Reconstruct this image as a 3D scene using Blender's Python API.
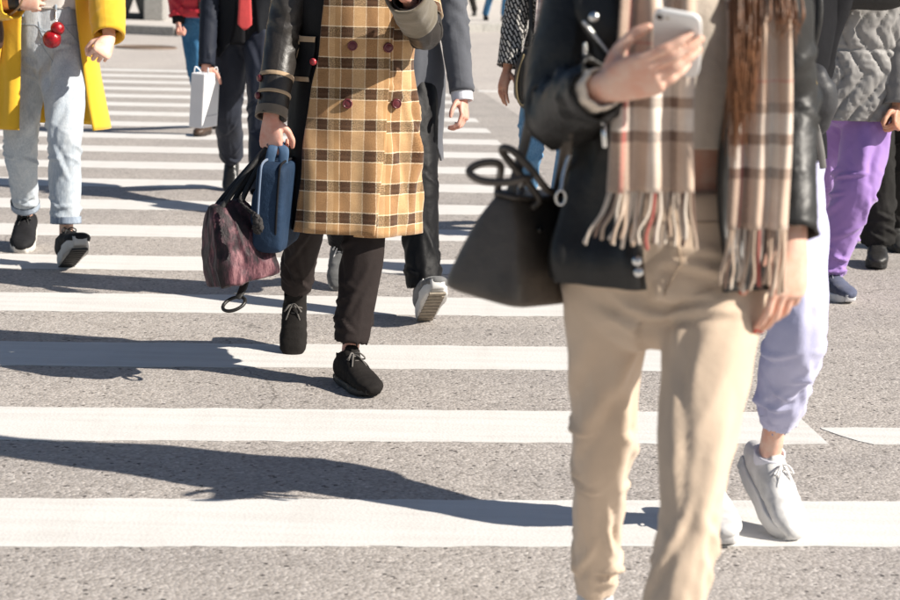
import bpy, math, random
import numpy as np
from mathutils import Vector, Matrix, Quaternion
from mathutils.bvhtree import BVHTree

random.seed(7)
rng = np.random.default_rng(7)
scene = bpy.context.scene
for o in list(bpy.data.objects):
    bpy.data.objects.remove(o)
COL = scene.collection
V = Vector
R = math.radians

# ------------------------------------------------------------------ camera
FPX, PITCH, ROLL, PHI, S0 = 1908.08, .178008, -.0267882, -.0847597, 4.8023   # focal length in photo pixels etc.
HC = 1.4
_cp, _sp = math.cos(PITCH), math.sin(PITCH)
cF = V((0, _cp, -_sp)); _U = V((0, _sp, _cp)); _R = V((1, 0, 0))
_c, _s = math.cos(ROLL), math.sin(ROLL)
cR = _c * _R - _s * _U
cU = _c * _U + _s * _R
cam_d = bpy.data.cameras.new('camera')
cam = bpy.data.objects.new('camera', cam_d); COL.objects.link(cam)
m = Matrix.Identity(4)
for i in range(3):
    m[i][0], m[i][1], m[i][2] = cR[i], cU[i], -cF[i]
m.translation = (0, 0, HC)
cam.matrix_world = m
cam_d.sensor_width = 36; cam_d.lens = FPX / 900 * 36
cam_d.clip_start = .05; cam_d.clip_end = 2000
cam_d.dof.use_dof = True; cam_d.dof.focus_distance = 6.35; cam_d.dof.aperture_fstop = 5.6
scene.camera = cam
scene.render.resolution_x, scene.render.resolution_y = 1024, 683

# ------------------------------------------------------------------ light
SUN_EL, SUN_AZ = R(37.5), R(105.5)          # azimuth from +Y towards +X
sdir = V((math.sin(SUN_AZ) * math.cos(SUN_EL), math.cos(SUN_AZ) * math.cos(SUN_EL), math.sin(SUN_EL)))
world = bpy.data.worlds.new('World'); scene.world = world; world.use_nodes = True
wn = world.node_tree.nodes; wl = world.node_tree.links
sky = wn.new('ShaderNodeTexSky'); sky.sky_type = 'NISHITA'; sky.sun_disc = False
sky.sun_elevation = SUN_EL; sky.sun_rotation = SUN_AZ; sky.air_density = 1.0; sky.dust_density = .6
wl.new(sky.outputs[0], wn['Background'].inputs[0]); wn['Background'].inputs[1].default_value = .05
sun_d = bpy.data.lights.new('sun', 'SUN'); sun_d.energy = 5.0; sun_d.angle = R(.55); sun_d.color = (1, .93, .83)
sun = bpy.data.objects.new('sun', sun_d); COL.objects.link(sun)
sun.rotation_euler = (-sdir).to_track_quat('-Z', 'Y').to_euler(); sun.location = sdir * 30
vs = scene.view_settings
vs.view_transform = 'Standard'; vs.look = 'None'; vs.exposure = .66; vs.gamma = 1; vs.use_curve_mapping = False


def G(x, y, z=0.0):
    """photo pixel -> point on the plane at height z"""
    d = cF + cR * ((x - 450) / FPX) - cU * ((y - 300) / FPX)
    return V((0, 0, HC)) + d * ((z - HC) / d.z)


def P(x, y, Y):
    """photo pixel -> point at distance Y"""
    d = cF + cR * ((x - 450) / FPX) - cU * ((y - 300) / FPX)
    return V((0, 0, HC)) + d * (Y / d.y)


# ------------------------------------------------------------------ materials
def nodes(name):
    mt = bpy.data.materials.new(name); mt.use_nodes = True
    return mt, mt.node_tree.nodes, mt.node_tree.links, mt.node_tree.nodes['Principled BSDF']


def nn(ns, kind, **kw):
    n = ns.new(kind)
    for k, v in kw.items():
        if k[0] == 'i' and k[1:].isdigit(): n.inputs[int(k[1:])].default_value = v
        elif k[:2] == 'in_': n.inputs[k[3:]].default_value = v
        else: setattr(n, k, v)
    return n


def math_n(ns, ls, op, a, b=None, c=None):
    n = ns.new('ShaderNodeMath'); n.operation = op
    for i, v in enumerate((a, b, c)):
        if v is None: continue
        if isinstance(v, (int, float)): n.inputs[i].default_value = v
        else: ls.new(v, n.inputs[i])
    return n.outputs[0]


def mix_n(ns, ls, f, a, b, blend='MIX'):
    n = ns.new('ShaderNodeMix'); n.data_type = 'RGBA'; n.blend_type = blend
    for sock, v in ((n.inputs[0], f), (n.inputs[6], a), (n.inputs[7], b)):
        if isinstance(v, (int, float)): sock.default_value = v
        elif isinstance(v, tuple): sock.default_value = (*v, 1) if len(v) == 3 else v
        else: ls.new(v, sock)
    return n.outputs[2]


def coord(ns, ls, scale=(1, 1, 1), kind='Object'):
    tc = ns.new('ShaderNodeTexCoord'); mp = ns.new('ShaderNodeMapping'); mp.inputs['Scale'].default_value = scale
    ls.new(tc.outputs[kind], mp.inputs[0]); return mp.outputs[0]


def noise_n(ns, ls, vec, scale, detail=3, rough=.55):
    n = nn(ns, 'ShaderNodeTexNoise'); n.inputs['Scale'].default_value = scale
    n.inputs['Detail'].default_value = detail; n.inputs['Roughness'].default_value = rough
    if vec is not None: ls.new(vec, n.inputs['Vector'])
    return n.outputs[0]


def ramp_n(ns, ls, fac, stops, interp='LINEAR'):
    n = ns.new('ShaderNodeValToRGB'); cr = n.color_ramp; cr.interpolation = interp
    while len(cr.elements) > 1: cr.elements.remove(cr.elements[0])
    cr.elements[0].position = stops[0][0]; cr.elements[0].color = (*stops[0][1], 1)
    for p, c in stops[1:]:
        e = cr.elements.new(p); e.color = (*c, 1)
    ls.new(fac, n.inputs[0]); return n.outputs[0]


def bump_n(ns, ls, b, h, strength=.3, dist=.002, prev=None):
    n = ns.new('ShaderNodeBump'); n.inputs['Strength'].default_value = strength; n.inputs['Distance'].default_value = dist
    ls.new(h, n.inputs['Height'])
    if prev is not None: ls.new(prev, n.inputs['Normal'])
    ls.new(n.outputs[0], b.inputs['Normal']); return n.outputs[0]


def mul(c, k): return tuple(min(1, x * k) for x in c)


def fabric(name, col, rough=.85, var=.18, weave=700, bump=.25, sheen=.25, grain=(1, 1, 1), vs_=9.0):
    mt, ns, ls, b = nodes(name)
    vec = coord(ns, ls, grain)
    n1 = noise_n(ns, ls, vec, vs_, 5, .6)
    colr = ramp_n(ns, ls, n1, [(.3, mul(col, 1 - var)), (.7, mul(col, 1 + var))])
    ls.new(colr, b.inputs['Base Color']); b.inputs['Roughness'].default_value = rough
    dk = max(col) < .06
    b.inputs['Sheen Weight'].default_value = 0 if dk else sheen
    b.inputs['Specular IOR Level'].default_value = .12 if dk else .22
    n2 = noise_n(ns, ls, vec, weave, 2); n3 = noise_n(ns, ls, vec, 45, 4)
    nb = bump_n(ns, ls, b, n2, bump, .0012)
    bump_n(ns, ls, b, n3, bump, .006, nb)
    return mt


def denim(name, col, fade, weave=500):
    mt, ns, ls, b = nodes(name)
    vec = coord(ns, ls, (1, 1, .35))
    n1 = noise_n(ns, ls, vec, 11, 6, .65)
    n4 = noise_n(ns, ls, coord(ns, ls, (1, 1, .12)), 260, 2)
    c1 = ramp_n(ns, ls, n1, [(.34, col), (.66, fade)])
    c2 = mix_n(ns, ls, .35, c1, ramp_n(ns, ls, n4, [(.35, mul(col, .8)), (.65, mul(fade, 1.1))]))
    ls.new(c2, b.inputs['Base Color']); b.inputs['Roughness'].default_value = .9; b.inputs['Specular IOR Level'].default_value = .15
    nb = bump_n(ns, ls, b, noise_n(ns, ls, coord(ns, ls), weave, 2), .3, .001)
    bump_n(ns, ls, b, noise_n(ns, ls, coord(ns, ls), 38, 4), .3, .007, nb)
    return mt


def leather(name, col, rough=.42, spec=.45, bump=.35, gscale=260):
    mt, ns, ls, b = nodes(name)
    vec = coord(ns, ls)
    n1 = noise_n(ns, ls, vec, 14, 5, .6)
    ls.new(ramp_n(ns, ls, n1, [(.3, mul(col, .75)), (.72, mul(col, 1.3))]), b.inputs['Base Color'])
    rr = nn(ns, 'ShaderNodeMapRange'); rr.inputs[3].default_value = rough - .1; rr.inputs[4].default_value = rough + .16
    ls.new(n1, rr.inputs[0]); ls.new(rr.outputs[0], b.inputs['Roughness'])
    b.inputs['Specular IOR Level'].default_value = spec
    vo = nn(ns, 'ShaderNodeTexVoronoi'); vo.inputs['Scale'].default_value = gscale; ls.new(vec, vo.inputs['Vector'])
    nb = bump_n(ns, ls, b, vo.outputs['Distance'], bump * .5, .0008)
    bump_n(ns, ls, b, noise_n(ns, ls, vec, 35, 4), bump, .008, nb)
    return mt


def simple(name, col, rough=.5, metal=0.0, spec=.5, var=.12, nscale=30, bump=.1):
    mt, ns, ls, b = nodes(name)
    vec = coord(ns, ls)
    n1 = noise_n(ns, ls, vec, nscale, 4)
    ls.new(ramp_n(ns, ls, n1, [(.3, mul(col, 1 - var)), (.7, mul(col, 1 + var))]), b.inputs['Base Color'])
    b.inputs['Roughness'].default_value = rough; b.inputs['Metallic'].default_value = metal
    b.inputs['Specular IOR Level'].default_value = spec
    bump_n(ns, ls, b, noise_n(ns, ls, vec, nscale * 6, 3), bump, .002)
    return mt


def skin_mat(name, col):
    mt, ns, ls, b = nodes(name)
    vec = coord(ns, ls)
    n1 = noise_n(ns, ls, vec, 30, 5, .6)
    red = (col[0] * .95, col[1] * .74, col[2] * .68)
    ls.new(ramp_n(ns, ls, n1, [(.36, red), (.62, col)]), b.inputs['Base Color'])
    b.inputs['Roughness'].default_value = .48; b.inputs['Specular IOR Level'].default_value = .35
    b.inputs['Subsurface Weight'].default_value = .12; b.inputs['Subsurface Radius'].default_value = (.008, .003, .0015)
    b.inputs['Subsurface Scale'].default_value = 1.0
    nb = bump_n(ns, ls, b, noise_n(ns, ls, vec, 420, 3), .25, .001)
    bump_n(ns, ls, b, noise_n(ns, ls, vec, 90, 3), .25, .002, nb)
    return mt


def plaid(name, uperiod, ustops, vperiod, vstops, mixf=.5, rough=.9, fuzz=.2, yarn=420):
    """woven check from the cloth's own UVs (metres)"""
    mt, ns, ls, b = nodes(name)
    uv = ns.new('ShaderNodeUVMap'); uv.uv_map = 'UVMap'
    nz = nn(ns, 'ShaderNodeTexNoise'); nz.inputs['Scale'].default_value = 260; nz.inputs['Detail'].default_value = 2
    ls.new(uv.outputs[0], nz.inputs['Vector'])
    off = ns.new('ShaderNodeVectorMath'); off.operation = 'SCALE'; off.inputs[3].default_value = .0035
    sub = ns.new('ShaderNodeVectorMath'); sub.operation = 'SUBTRACT'; sub.inputs[1].default_value = (.5, .5, .5)
    ls.new(nz.outputs[1], sub.inputs[0]); ls.new(sub.outputs[0], off.inputs[0])
    ad = ns.new('ShaderNodeVectorMath'); ad.operation = 'ADD'; ls.new(uv.outputs[0], ad.inputs[0]); ls.new(off.outputs[0], ad.inputs[1])
    sp = ns.new('ShaderNodeSeparateXYZ'); ls.new(ad.outputs[0], sp.inputs[0])
    fu = math_n(ns, ls, 'FRACT', math_n(ns, ls, 'DIVIDE', sp.outputs[0], uperiod))
    fv = math_n(ns, ls, 'FRACT', math_n(ns, ls, 'DIVIDE', sp.outputs[1], vperiod))
    cu = ramp_n(ns, ls, fu, ustops, 'CONSTANT'); cv = ramp_n(ns, ls, fv, vstops, 'CONSTANT')
    # over/under yarns
    ch = nn(ns, 'ShaderNodeTexNoise'); ch.inputs['Scale'].default_value = yarn; ch.inputs['Detail'].default_value = 1
    ls.new(uv.outputs[0], ch.inputs['Vector'])
    mr = nn(ns, 'ShaderNodeMapRange'); mr.inputs[1].default_value = .38; mr.inputs[2].default_value = .62
    mr.inputs[3].default_value = mixf - fuzz; mr.inputs[4].default_value = mixf + fuzz
    ls.new(ch.outputs[0], mr.inputs[0])
    c = mix_n(ns, ls, mr.outputs[0], cu, cv)
    big = noise_n(ns, ls, uv.outputs[0], 14, 4)
    c = mix_n(ns, ls, .5, c, ramp_n(ns, ls, big, [(.3, (.35, .35, .35)), (.7, (.65, .65, .65))]), 'OVERLAY')
    ls.new(c, b.inputs['Base Color']); b.inputs['Roughness'].default_value = rough
    b.inputs['Sheen Weight'].default_value = .3; b.inputs['Specular IOR Level'].default_value = .15
    bump_n(ns, ls, b, ch.outputs[0], .35, .0015)
    return mt


# ------------------------------------------------------------------ numpy helpers
def _hash(ix, iy, iz, seed):
    h = (ix.astype(np.int64) * 374761393 + iy.astype(np.int64) * 668265263 + iz.astype(np.int64) * 2147483647 + seed * 144665) & 0xffffffff
    h = ((h ^ (h >> 13)) * 1274126177) & 0xffffffff
    h = h ^ (h >> 16)
    return (h & 0xffff) / 32767.5 - 1.0


def vnoise(p, seed=0):
    p = np.asarray(p, float); i = np.floor(p); f = p - i; f = f * f * f * (f * (f * 6 - 15) + 10)
    i = i.astype(np.int64); x, y, z = i[..., 0], i[..., 1], i[..., 2]; fx, fy, fz = f[..., 0], f[..., 1], f[..., 2]
    def L(a, b, t): return a + (b - a) * t
    c = lambda a, b_, c_: _hash(x + a, y + b_, z + c_, seed)
    return L(L(L(c(0, 0, 0), c(1, 0, 0), fx), L(c(0, 1, 0), c(1, 1, 0), fx), fy),
             L(L(c(0, 0, 1), c(1, 0, 1), fx), L(c(0, 1, 1), c(1, 1, 1), fx), fy), fz)


def ridged(p, seed=0):
    return 1 - 2.2 * np.abs(vnoise(p, seed)) ** .8


def st(*a): return np.stack(a, -1)


def mesh_np(name, v, quads, uv=None, smooth=True):
    me = bpy.data.meshes.new(name)
    v = np.asarray(v, np.float32); quads = np.asarray(quads, np.int32)
    k = quads.shape[1]
    me.vertices.add(len(v)); me.vertices.foreach_set('co', v.ravel())
    me.loops.add(quads.size); me.loops.foreach_set('vertex_index', quads.ravel())
    me.polygons.add(len(quads))
    me.polygons.foreach_set('loop_start', np.arange(len(quads), dtype=np.int32) * k)
    me.polygons.foreach_set('loop_total', np.full(len(quads), k, np.int32))
    if uv is not None:
        ul = me.uv_layers.new(name='UVMap')
        ul.data.foreach_set('uv', np.asarray(uv, np.float32)[quads.ravel()].ravel())
    me.update(calc_edges=True); me.validate()
    me.polygons.foreach_set('use_smooth', np.full(len(me.polygons), bool(smooth)))
    return me


def vnormals(v, q):
    n = np.zeros_like(v)
    a = np.cross(v[q[:, 2]] - v[q[:, 0]], v[q[:, 3]] - v[q[:, 1]])
    for k in range(4):
        for j in range(3):
            n[:, j] += np.bincount(q[:, k], a[:, j], len(v))
    l = np.linalg.norm(n, axis=1, keepdims=True); l[l == 0] = 1
    return n / l


def lap(v, q, it, lam=.5):
    e = np.concatenate([q[:, [0, 1]], q[:, [1, 2]], q[:, [2, 3]], q[:, [3, 0]]])
    deg = np.bincount(e[:, 0], minlength=len(v)) + np.bincount(e[:, 1], minlength=len(v)); deg[deg == 0] = 1
    for _ in range(it):
        s = np.zeros_like(v)
        for j in range(3):
            s[:, j] = np.bincount(e[:, 0], v[e[:, 1], j], len(v)) + np.bincount(e[:, 1], v[e[:, 0], j], len(v))
        v = v + lam * (s / deg[:, None] - v)
    return v


def crom(pts, n):
    """Catmull-Rom through rows of pts, n samples per span"""
    p = np.asarray(pts, float)
    if len(p) == 2:
        t = np.linspace(0, 1, n + 1)[:, None]; return p[0] * (1 - t) + p[1] * t
    e = np.vstack([2 * p[0] - p[1], p, 2 * p[-1] - p[-2]]); out = []
    for i in range(len(p) - 1):
        a, b, c, d = e[i:i + 4]
        for t in np.linspace(0, 1, n, endpoint=False):
            out.append(.5 * (2 * b + (c - a) * t + (2 * a - 5 * b + 4 * c - d) * t * t + (3 * b - a - 3 * c + d) * t ** 3))
    out.append(p[-1]); return np.array(out)


def unit(a): a = np.asarray(a, float); return a / max(1e-9, np.linalg.norm(a))


def frames(c, xd):
    """tangent / side / third axis along a polyline"""
    t = np.gradient(c, axis=0); t /= np.maximum(1e-9, np.linalg.norm(t, axis=1, keepdims=True))
    xd = np.asarray(xd, float); xs = []
    for k in range(len(c)):
        x = xd if xd.ndim == 1 else xd[k]
        x = x - t[k] * (x @ t[k]); xs.append(unit(x))
    xs = np.array(xs); return t, xs, np.cross(t, xs)


def ring_grid(c, rx, ry, xd, nu=24, ex=2.0):
    t, x, y = frames(c, xd)
    a = np.linspace(0, 2 * math.pi, nu, endpoint=False)
    ca, sa = np.cos(a), np.sin(a)
    k = 2.0 / ex
    ca = np.sign(ca) * np.abs(ca) ** k; sa = np.sign(sa) * np.abs(sa) ** k
    g = c[:, None, :] + rx[:, None, None] * ca[None, :, None] * x[:, None, :] + ry[:, None, None] * sa[None, :, None] * y[:, None, :]
    return g, a, t, x, y


def stroke(pts, xd=(1, 0, 0), n=5, nu=20, ex=2.0, ends=('r', 'r')):
    """closed loft; pts rows = (x,y,z,rx,ry). returns verts, quads (fan caps as degenerate-free quads)"""
    p = crom([list(q[0]) + [q[1], q[2] if len(q) > 2 else q[1]] for q in pts], n)
    c, rx, ry = p[:, :3], np.maximum(p[:, 3], 1e-4), np.maximum(p[:, 4], 1e-4)
    t = np.gradient(c, axis=0); t /= np.maximum(1e-9, np.linalg.norm(t, axis=1, keepdims=True))
    cs, rxs, rys, = [], [], []
    def cap(kind, cc, r1, r2, tt):
        rm = min(r1, r2); L = []
        if kind == 'r':
            for th in (20, 42, 62, 78, 88): L.append((cc + tt * rm * math.sin(R(th)), r1 * math.cos(R(th)), r2 * math.cos(R(th))))
        elif kind == 'h':      # hollow end (cuff)
            L = [(cc + tt * .002, r1 * .95, r2 * .95), (cc - tt * .005, r1 * .82, r2 * .82), (cc - tt * .035, r1 * .72, r2 * .72), (cc - tt * .036, r1 * .05, r2 * .05)]
        else:
            L = [(cc + tt * .001, r1 * .9, r2 * .9), (cc + tt * .0012, r1 * .02, r2 * .02)]
        return L
    A = cap(ends[0], c[0], rx[0], ry[0], -t[0])[::-1]; B = cap(ends[1], c[-1], rx[-1], ry[-1], t[-1])
    allc = np.array([a[0] for a in A] + list(c) + [b[0] for b in B])
    arx = np.array([a[1] for a in A] + list(rx) + [b[1] for b in B]); ary = np.array([a[2] for a in A] + list(ry) + [b[2] for b in B])
    # frames must come from the true axis
    T = np.vstack([np.repeat(t[:1], len(A), 0), t, np.repeat(t[-1:], len(B), 0)])
    x = np.asarray(xd, float)[None, :] - T * (T @ np.asarray(xd, float))[:, None]; x /= np.maximum(1e-9, np.linalg.norm(x, axis=1, keepdims=True))
    y = np.cross(T, x)
    a = np.linspace(0, 2 * math.pi, nu, endpoint=False); ca, sa = np.cos(a), np.sin(a); k = 2 / ex
    ca = np.sign(ca) * np.abs(ca) ** k; sa = np.sign(sa) * np.abs(sa) ** k
    g = allc[:, None, :] + arx[:, None, None] * ca[None, :, None] * x[:, None, :] + ary[:, None, None] * sa[None, :, None] * y[:, None, :]
    m_ = len(allc)
    q = grid_quads(m_, nu, True)
    # close the tips with quads (nu even): strip across the last ring
    def tip(base, flip):
        L = []
        for i in range(nu // 2 - 1):
            w = [base + i, base + i + 1, base + nu - 2 - i, base + nu - 1 - i]
            L.append(w[::-1] if flip else w)
        return L
    q = np.vstack([q, np.array(tip(0, True)), np.array(tip((m_ - 1) * nu, False))])
    return g.reshape(-1, 3), q


def grid_quads(nv, nu, closed):
    i = np.arange(nv - 1)[:, None]; j = np.arange(nu if closed else nu - 1)[None, :]; j2 = (j + 1) % nu
    return np.stack([i * nu + j, i * nu + j2, (i + 1) * nu + j2, (i + 1) * nu + j], -1).reshape(-1, 4)


def ellipsoid(c, r, ax=None, nu=20, nv=12):
    ax = np.eye(3) if ax is None else np.asarray(ax, float)
    th = np.linspace(.08, math.pi - .08, nv); a = np.linspace(0, 2 * math.pi, nu, endpoint=False)
    g = st(np.sin(th)[:, None] * np.cos(a)[None], np.sin(th)[:, None] * np.sin(a)[None], -np.cos(th)[:, None] + 0 * a[None]) * np.asarray(r, float)
    v = np.asarray(c, float) + g.reshape(-1, 3) @ ax
    q = list(grid_quads(nv, nu, True))
    for base, fl in ((0, True), ((nv - 1) * nu, False)):
        for i in range(nu // 2 - 1):
            w = [base + i, base + i + 1, base + nu - 2 - i, base + nu - 1 - i]; q.append(w[::-1] if fl else w)
    return v, np.array(q)


def join(parts):
    vs_, qs, o = [], [], 0
    for v, q in parts:
        vs_.append(v); qs.append(q + o); o += len(v)
    return np.vstack(vs_), np.vstack(qs)


def remesh(parts, voxel, smooth=4):
    v, q = join(parts)
    me = mesh_np('tmp', v, q)
    ob = bpy.data.objects.new('tmp', me); COL.objects.link(ob)
    md = ob.modifiers.new('r', 'REMESH'); md.mode = 'VOXEL'; md.voxel_size = voxel; md.adaptivity = 0
    dg = bpy.context.evaluated_depsgraph_get()
    ev = ob.evaluated_get(dg); em = ev.to_mesh()
    nv = np.empty(len(em.vertices) * 3, np.float32); em.vertices.foreach_get('co', nv)
    lv = np.empty(len(em.loops), np.int32); em.loops.foreach_get('vertex_index', lv)
    ltot = np.empty(len(em.polygons), np.int32); em.polygons.foreach_get('loop_total', ltot)
    ev.to_mesh_clear(); bpy.data.objects.remove(ob); bpy.data.meshes.remove(me)
    assert (ltot == 4).all()
    nv = nv.reshape(-1, 3).astype(float); q = lv.reshape(-1, 4)
    return lap(nv, q, smooth), q


# ------------------------------------------------------------------ objects
def link(name, me, mat=None, parent=None, label=None, cat=None, group=None, kind=None):
    ob = bpy.data.objects.new(name, me); COL.objects.link(ob)
    if mat is not None and me is not None: me.materials.append(mat)
    if parent is not None: ob.parent = parent
    if label: ob['label'] = label
    if cat: ob['category'] = cat
    if group: ob['group'] = group
    if kind: ob['kind'] = kind
    return ob


def thing(name, loc, label, cat, group=None):
    o = link(name, None, label=label, cat=cat, group=group); o.location = loc; o.empty_display_size = .1
    return o


def N(v): return np.array(v, float)


def tube_parts(pts, r, nu=10, n=4, xd=(.31, .2, .93), ends=('r', 'r')):
    return stroke([(p, r if not isinstance(r, (list, tuple)) else r[i]) for i, p in enumerate(pts)], xd=xd, n=n, nu=nu, ends=ends)


def box_parts(x0, x1, y0, y1, z0, z1):
    v = N([(x, y, z) for z in (z0, z1) for y in (y0, y1) for x in (x0, x1)])
    q = np.array([[0, 2, 3, 1], [4, 5, 7, 6], [0, 1, 5, 4], [2, 6, 7, 3], [0, 4, 6, 2], [1, 3, 7, 5]])
    return v, q


def bevel(ob, w=.004, seg=2):
    b = ob.modifiers.new('bevel', 'BEVEL'); b.width = w; b.segments = seg; b.limit_method = 'ANGLE'; return ob


def xf(vq, M):
    v, q = vq; A = np.array(M); return v @ A[:3, :3].T + A[:3, 3], q


class Obj:
    """a thing made of parts; meshes are given in world space and stored relative to its base"""
    def __init__(s, name, base, label, cat, group=None):
        s.O = N(base); s.root = thing(name, base, label, cat, group)

    def add(s, name, vq, mat, parent=None, uv=None, smooth=True, label=None, kind=None):
        v, q = vq
        return link(name, mesh_np(name, v - s.O, q, uv, smooth), mat, parent or s.root, label=label, kind=kind)


# ------------------------------------------------------------------ cloth surfaces
def shell(secs, L, F, a0, a1, nu=60, n=8, disp=None, ex=2.3, uscale=None, z0=0.0):
    """open or closed garment wall. secs rows: (centre, rx, ry). angle 0 = front, + = wearer's left.
    a0/a1: functions of height fraction (0 bottom..1 top) in degrees"""
    p = crom([list(q[0]) + [q[1], q[2]] for q in secs], n)
    c, rx, ry = p[:, :3], p[:, 3], p[:, 4]; m_ = len(c); w = np.linspace(0, 1, m_)
    L, F = N(L), N(F)
    A = np.stack([np.linspace(R(a0(t)), R(a1(t)), nu) for t in w])
    sa, ca = np.sin(A), np.cos(A); k = 2 / ex
    X = np.sign(sa) * np.abs(sa) ** k; Y = np.sign(ca) * np.abs(ca) ** k
    g = c[:, None] + rx[:, None, None] * X[..., None] * L + ry[:, None, None] * Y[..., None] * F
    nr = (X / rx[:, None])[..., None] * L + (Y / ry[:, None])[..., None] * F
    nr /= np.maximum(1e-9, np.linalg.norm(nr, axis=-1, keepdims=True))
    # arc length along rows for UVs
    d = np.zeros(A.shape); d[:, 1:] = np.cumsum(np.linalg.norm(np.diff(g, axis=1), axis=-1), 1)
    for i in range(m_):
        d[i] -= np.interp(0, A[i], d[i]) if A[i, 0] <= 0 <= A[i, -1] else -A[i, 0] * (rx[i] + ry[i]) / 2
    hgt = np.zeros(m_); hgt[1:] = np.cumsum(np.linalg.norm(np.diff(c, axis=0), axis=1))
    if disp is not None: g = g + nr * disp(A, hgt[:, None] + 0 * A, g)[..., None]
    uv = st(d if uscale is None else A * uscale, hgt[:, None] + 0 * A + z0)
    return (g.reshape(-1, 3), grid_quads(m_, nu, False)), uv.reshape(-1, 2)


def sleeve(pts, xd, nu=36, n=10, disp=None, inner=True):
    """tube along pts rows (p, r[, r2]) with a turned-in open end"""
    p = crom([list(q[0]) + [q[1], q[2] if len(q) > 2 else q[1]] for q in pts], n)
    c, rx, ry = p[:, :3], p[:, 3], p[:, 4]
    g, a, t, x, y = ring_grid(c, rx, ry, xd, nu)
    l = np.zeros(len(c)); l[1:] = np.cumsum(np.linalg.norm(np.diff(c, axis=0), axis=1))
    if disp is not None:
        nr = g - c[:, None]; nr /= np.linalg.norm(nr, axis=-1, keepdims=True)
        g = g + nr * disp(l[:, None] + 0 * a[None], a[None] + 0 * l[:, None], g)[..., None]
    if inner:
        cen = g[-1].mean(0)
        e1 = cen + (g[-1] - cen) * .88 - t[-1] * .002; e2 = cen + (g[-1] - cen) * .82 - t[-1] * .05
        g = np.concatenate([g, e1[None], e2[None]])
        l = np.append(l, [l[-1] + .004, l[-1] + .03])
    r0 = float(np.mean(rx))
    gg = np.concatenate([g, g[:, :1]], 1)            # seam for UVs
    aa = np.append(a, 2 * math.pi)
    uv = st(aa[None] * r0 + 0 * l[:, None], l[:, None] + 0 * aa[None])
    return (gg.reshape(-1, 3), grid_quads(len(l), nu + 1, False)), uv.reshape(-1, 2), l


def sleeve_folds(amp, le, lt, seed, k=26):
    """folds gathered at the elbow (le) and the cuff (lt)"""
    def f(l, a, g):
        z = .35 + np.exp(-((l - le) / .09) ** 2) + .8 * np.exp(-((l - lt) / .07) ** 2)
        gr = np.random.default_rng(seed * 3 + 1); u = gr.uniform; F_ = []
        for i in range(9): F_.append((le + gr.normal(0, .06), u(-3.1, 3.1), gr.choice((-1, 1)) * u(45, 85), u(.05, .09), u(.007, .011), u(.7, 1.4) * amp))
        for i in range(6): F_.append((lt - abs(gr.normal(0, .06)) - .015, u(-3.1, 3.1), gr.choice((-1, 1)) * u(50, 88), u(.04, .08), u(.006, .010), u(.6, 1.2) * amp))
        for i in range(5): F_.append((u(.05, lt), u(-3.1, 3.1), gr.choice((-1, 1)) * u(10, 45), u(.07, .14), u(.010, .016), u(.6, 1.2) * amp))
        return .25 * amp * z * ridged(st(l * k + 1.3 * np.sin(a + seed), np.cos(a) * 1.1 + seed, np.sin(a) * 1.1), seed) + amp * .6 * vnoise(g * 9, seed) + foldsum(l, a, .06, F_)
    return f


def coat_folds(amp, seed, lo=6.0):
    """soft vertical folds widening towards the hem"""
    def f(A, h, g):
        top = h.max()
        w = 1 - h / top
        gr = np.random.default_rng(seed * 5 + 2); u = gr.uniform; F_ = []
        for i in range(9): F_.append((u(0, top * .35), u(-3.1, 3.1), u(-12, 12), u(.16, .3), u(.016, .028), u(.7, 1.5) * amp))
        for i in range(10): F_.append((u(top * .3, top * .95), u(-3.1, 3.1), gr.choice((-1, 1)) * u(30, 85), u(.06, .12), u(.008, .014), u(.5, 1.0) * amp))
        return foldsum(h, A, .18, F_) + amp * (w + .25) * .8 * vnoise(st(np.sin(A) * lo * .6, np.cos(A) * lo * .6 + seed, h * 1.6), seed) \
            + amp * .55 * vnoise(g * 8, seed + 1) + amp * .15 * ridged(st(np.sin(A) * 3 + h * 4, np.cos(A) * 3, h * 7 + seed), seed + 2)
    return f


def foldsum(l, a, r, specs):
    """sum of single cloth folds: specs rows (l, a, angle from the axis in deg, half length, width, height)"""
    out = np.zeros_like(l)
    for lm, am, th, Lh, w, h in specs:
        dl = l - lm; da = (a - am + math.pi) % (2 * math.pi) - math.pi; da = da * r
        c, s_ = math.cos(R(th)), math.sin(R(th))
        al = dl * c + da * s_; pe = -dl * s_ + da * c + .012 * np.sin(al / Lh * 1.7)
        k = np.clip(1 - (al / Lh) ** 2, 0, 1)
        ww = w * (.55 + .45 * k)
        out += h * k * (np.exp(-(pe / ww) ** 2) - .55 * np.exp(-((pe - 1.7 * ww) / (.8 * ww)) ** 2))
    return out


def leg_folds(seed, lk, lt, inner, amt=(1, 1, 1, 1)):
    g = np.random.default_rng(seed); u = g.uniform; F_ = []
    for i in range(5): F_.append((u(.0, .12), inner * u(.5, 1.25), inner * u(50, 80), u(.07, .11), u(.008, .012), amt[0] * u(.006, .010)))
    for i in range(4): F_.append((u(.12, lk - .06), u(-1.4, 1.4), u(-28, 28), u(.10, .2), u(.014, .022), amt[1] * u(.005, .009)))
    for i in range(8):
        sd = g.choice((-1, 1)); F_.append((lk + u(-.09, .09), sd * u(.9, 2.7), sd * u(48, 82), u(.06, .10), u(.007, .011), amt[2] * u(.005, .010)))
    for i in range(3): F_.append((u(lk + .06, lt - .12), u(-1.6, 1.6), g.choice((-1, 1)) * u(15, 45), u(.09, .16), u(.011, .017), amt[1] * u(.005, .008)))
    for i in range(8): F_.append((lt - abs(g.normal(0, .075)) - .012, u(-2.6, 2.6), g.choice((-1, 1)) * u(62, 88), u(.05, .085), u(.0065, .010), amt[3] * u(.005, .010)))
    return F_


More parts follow.
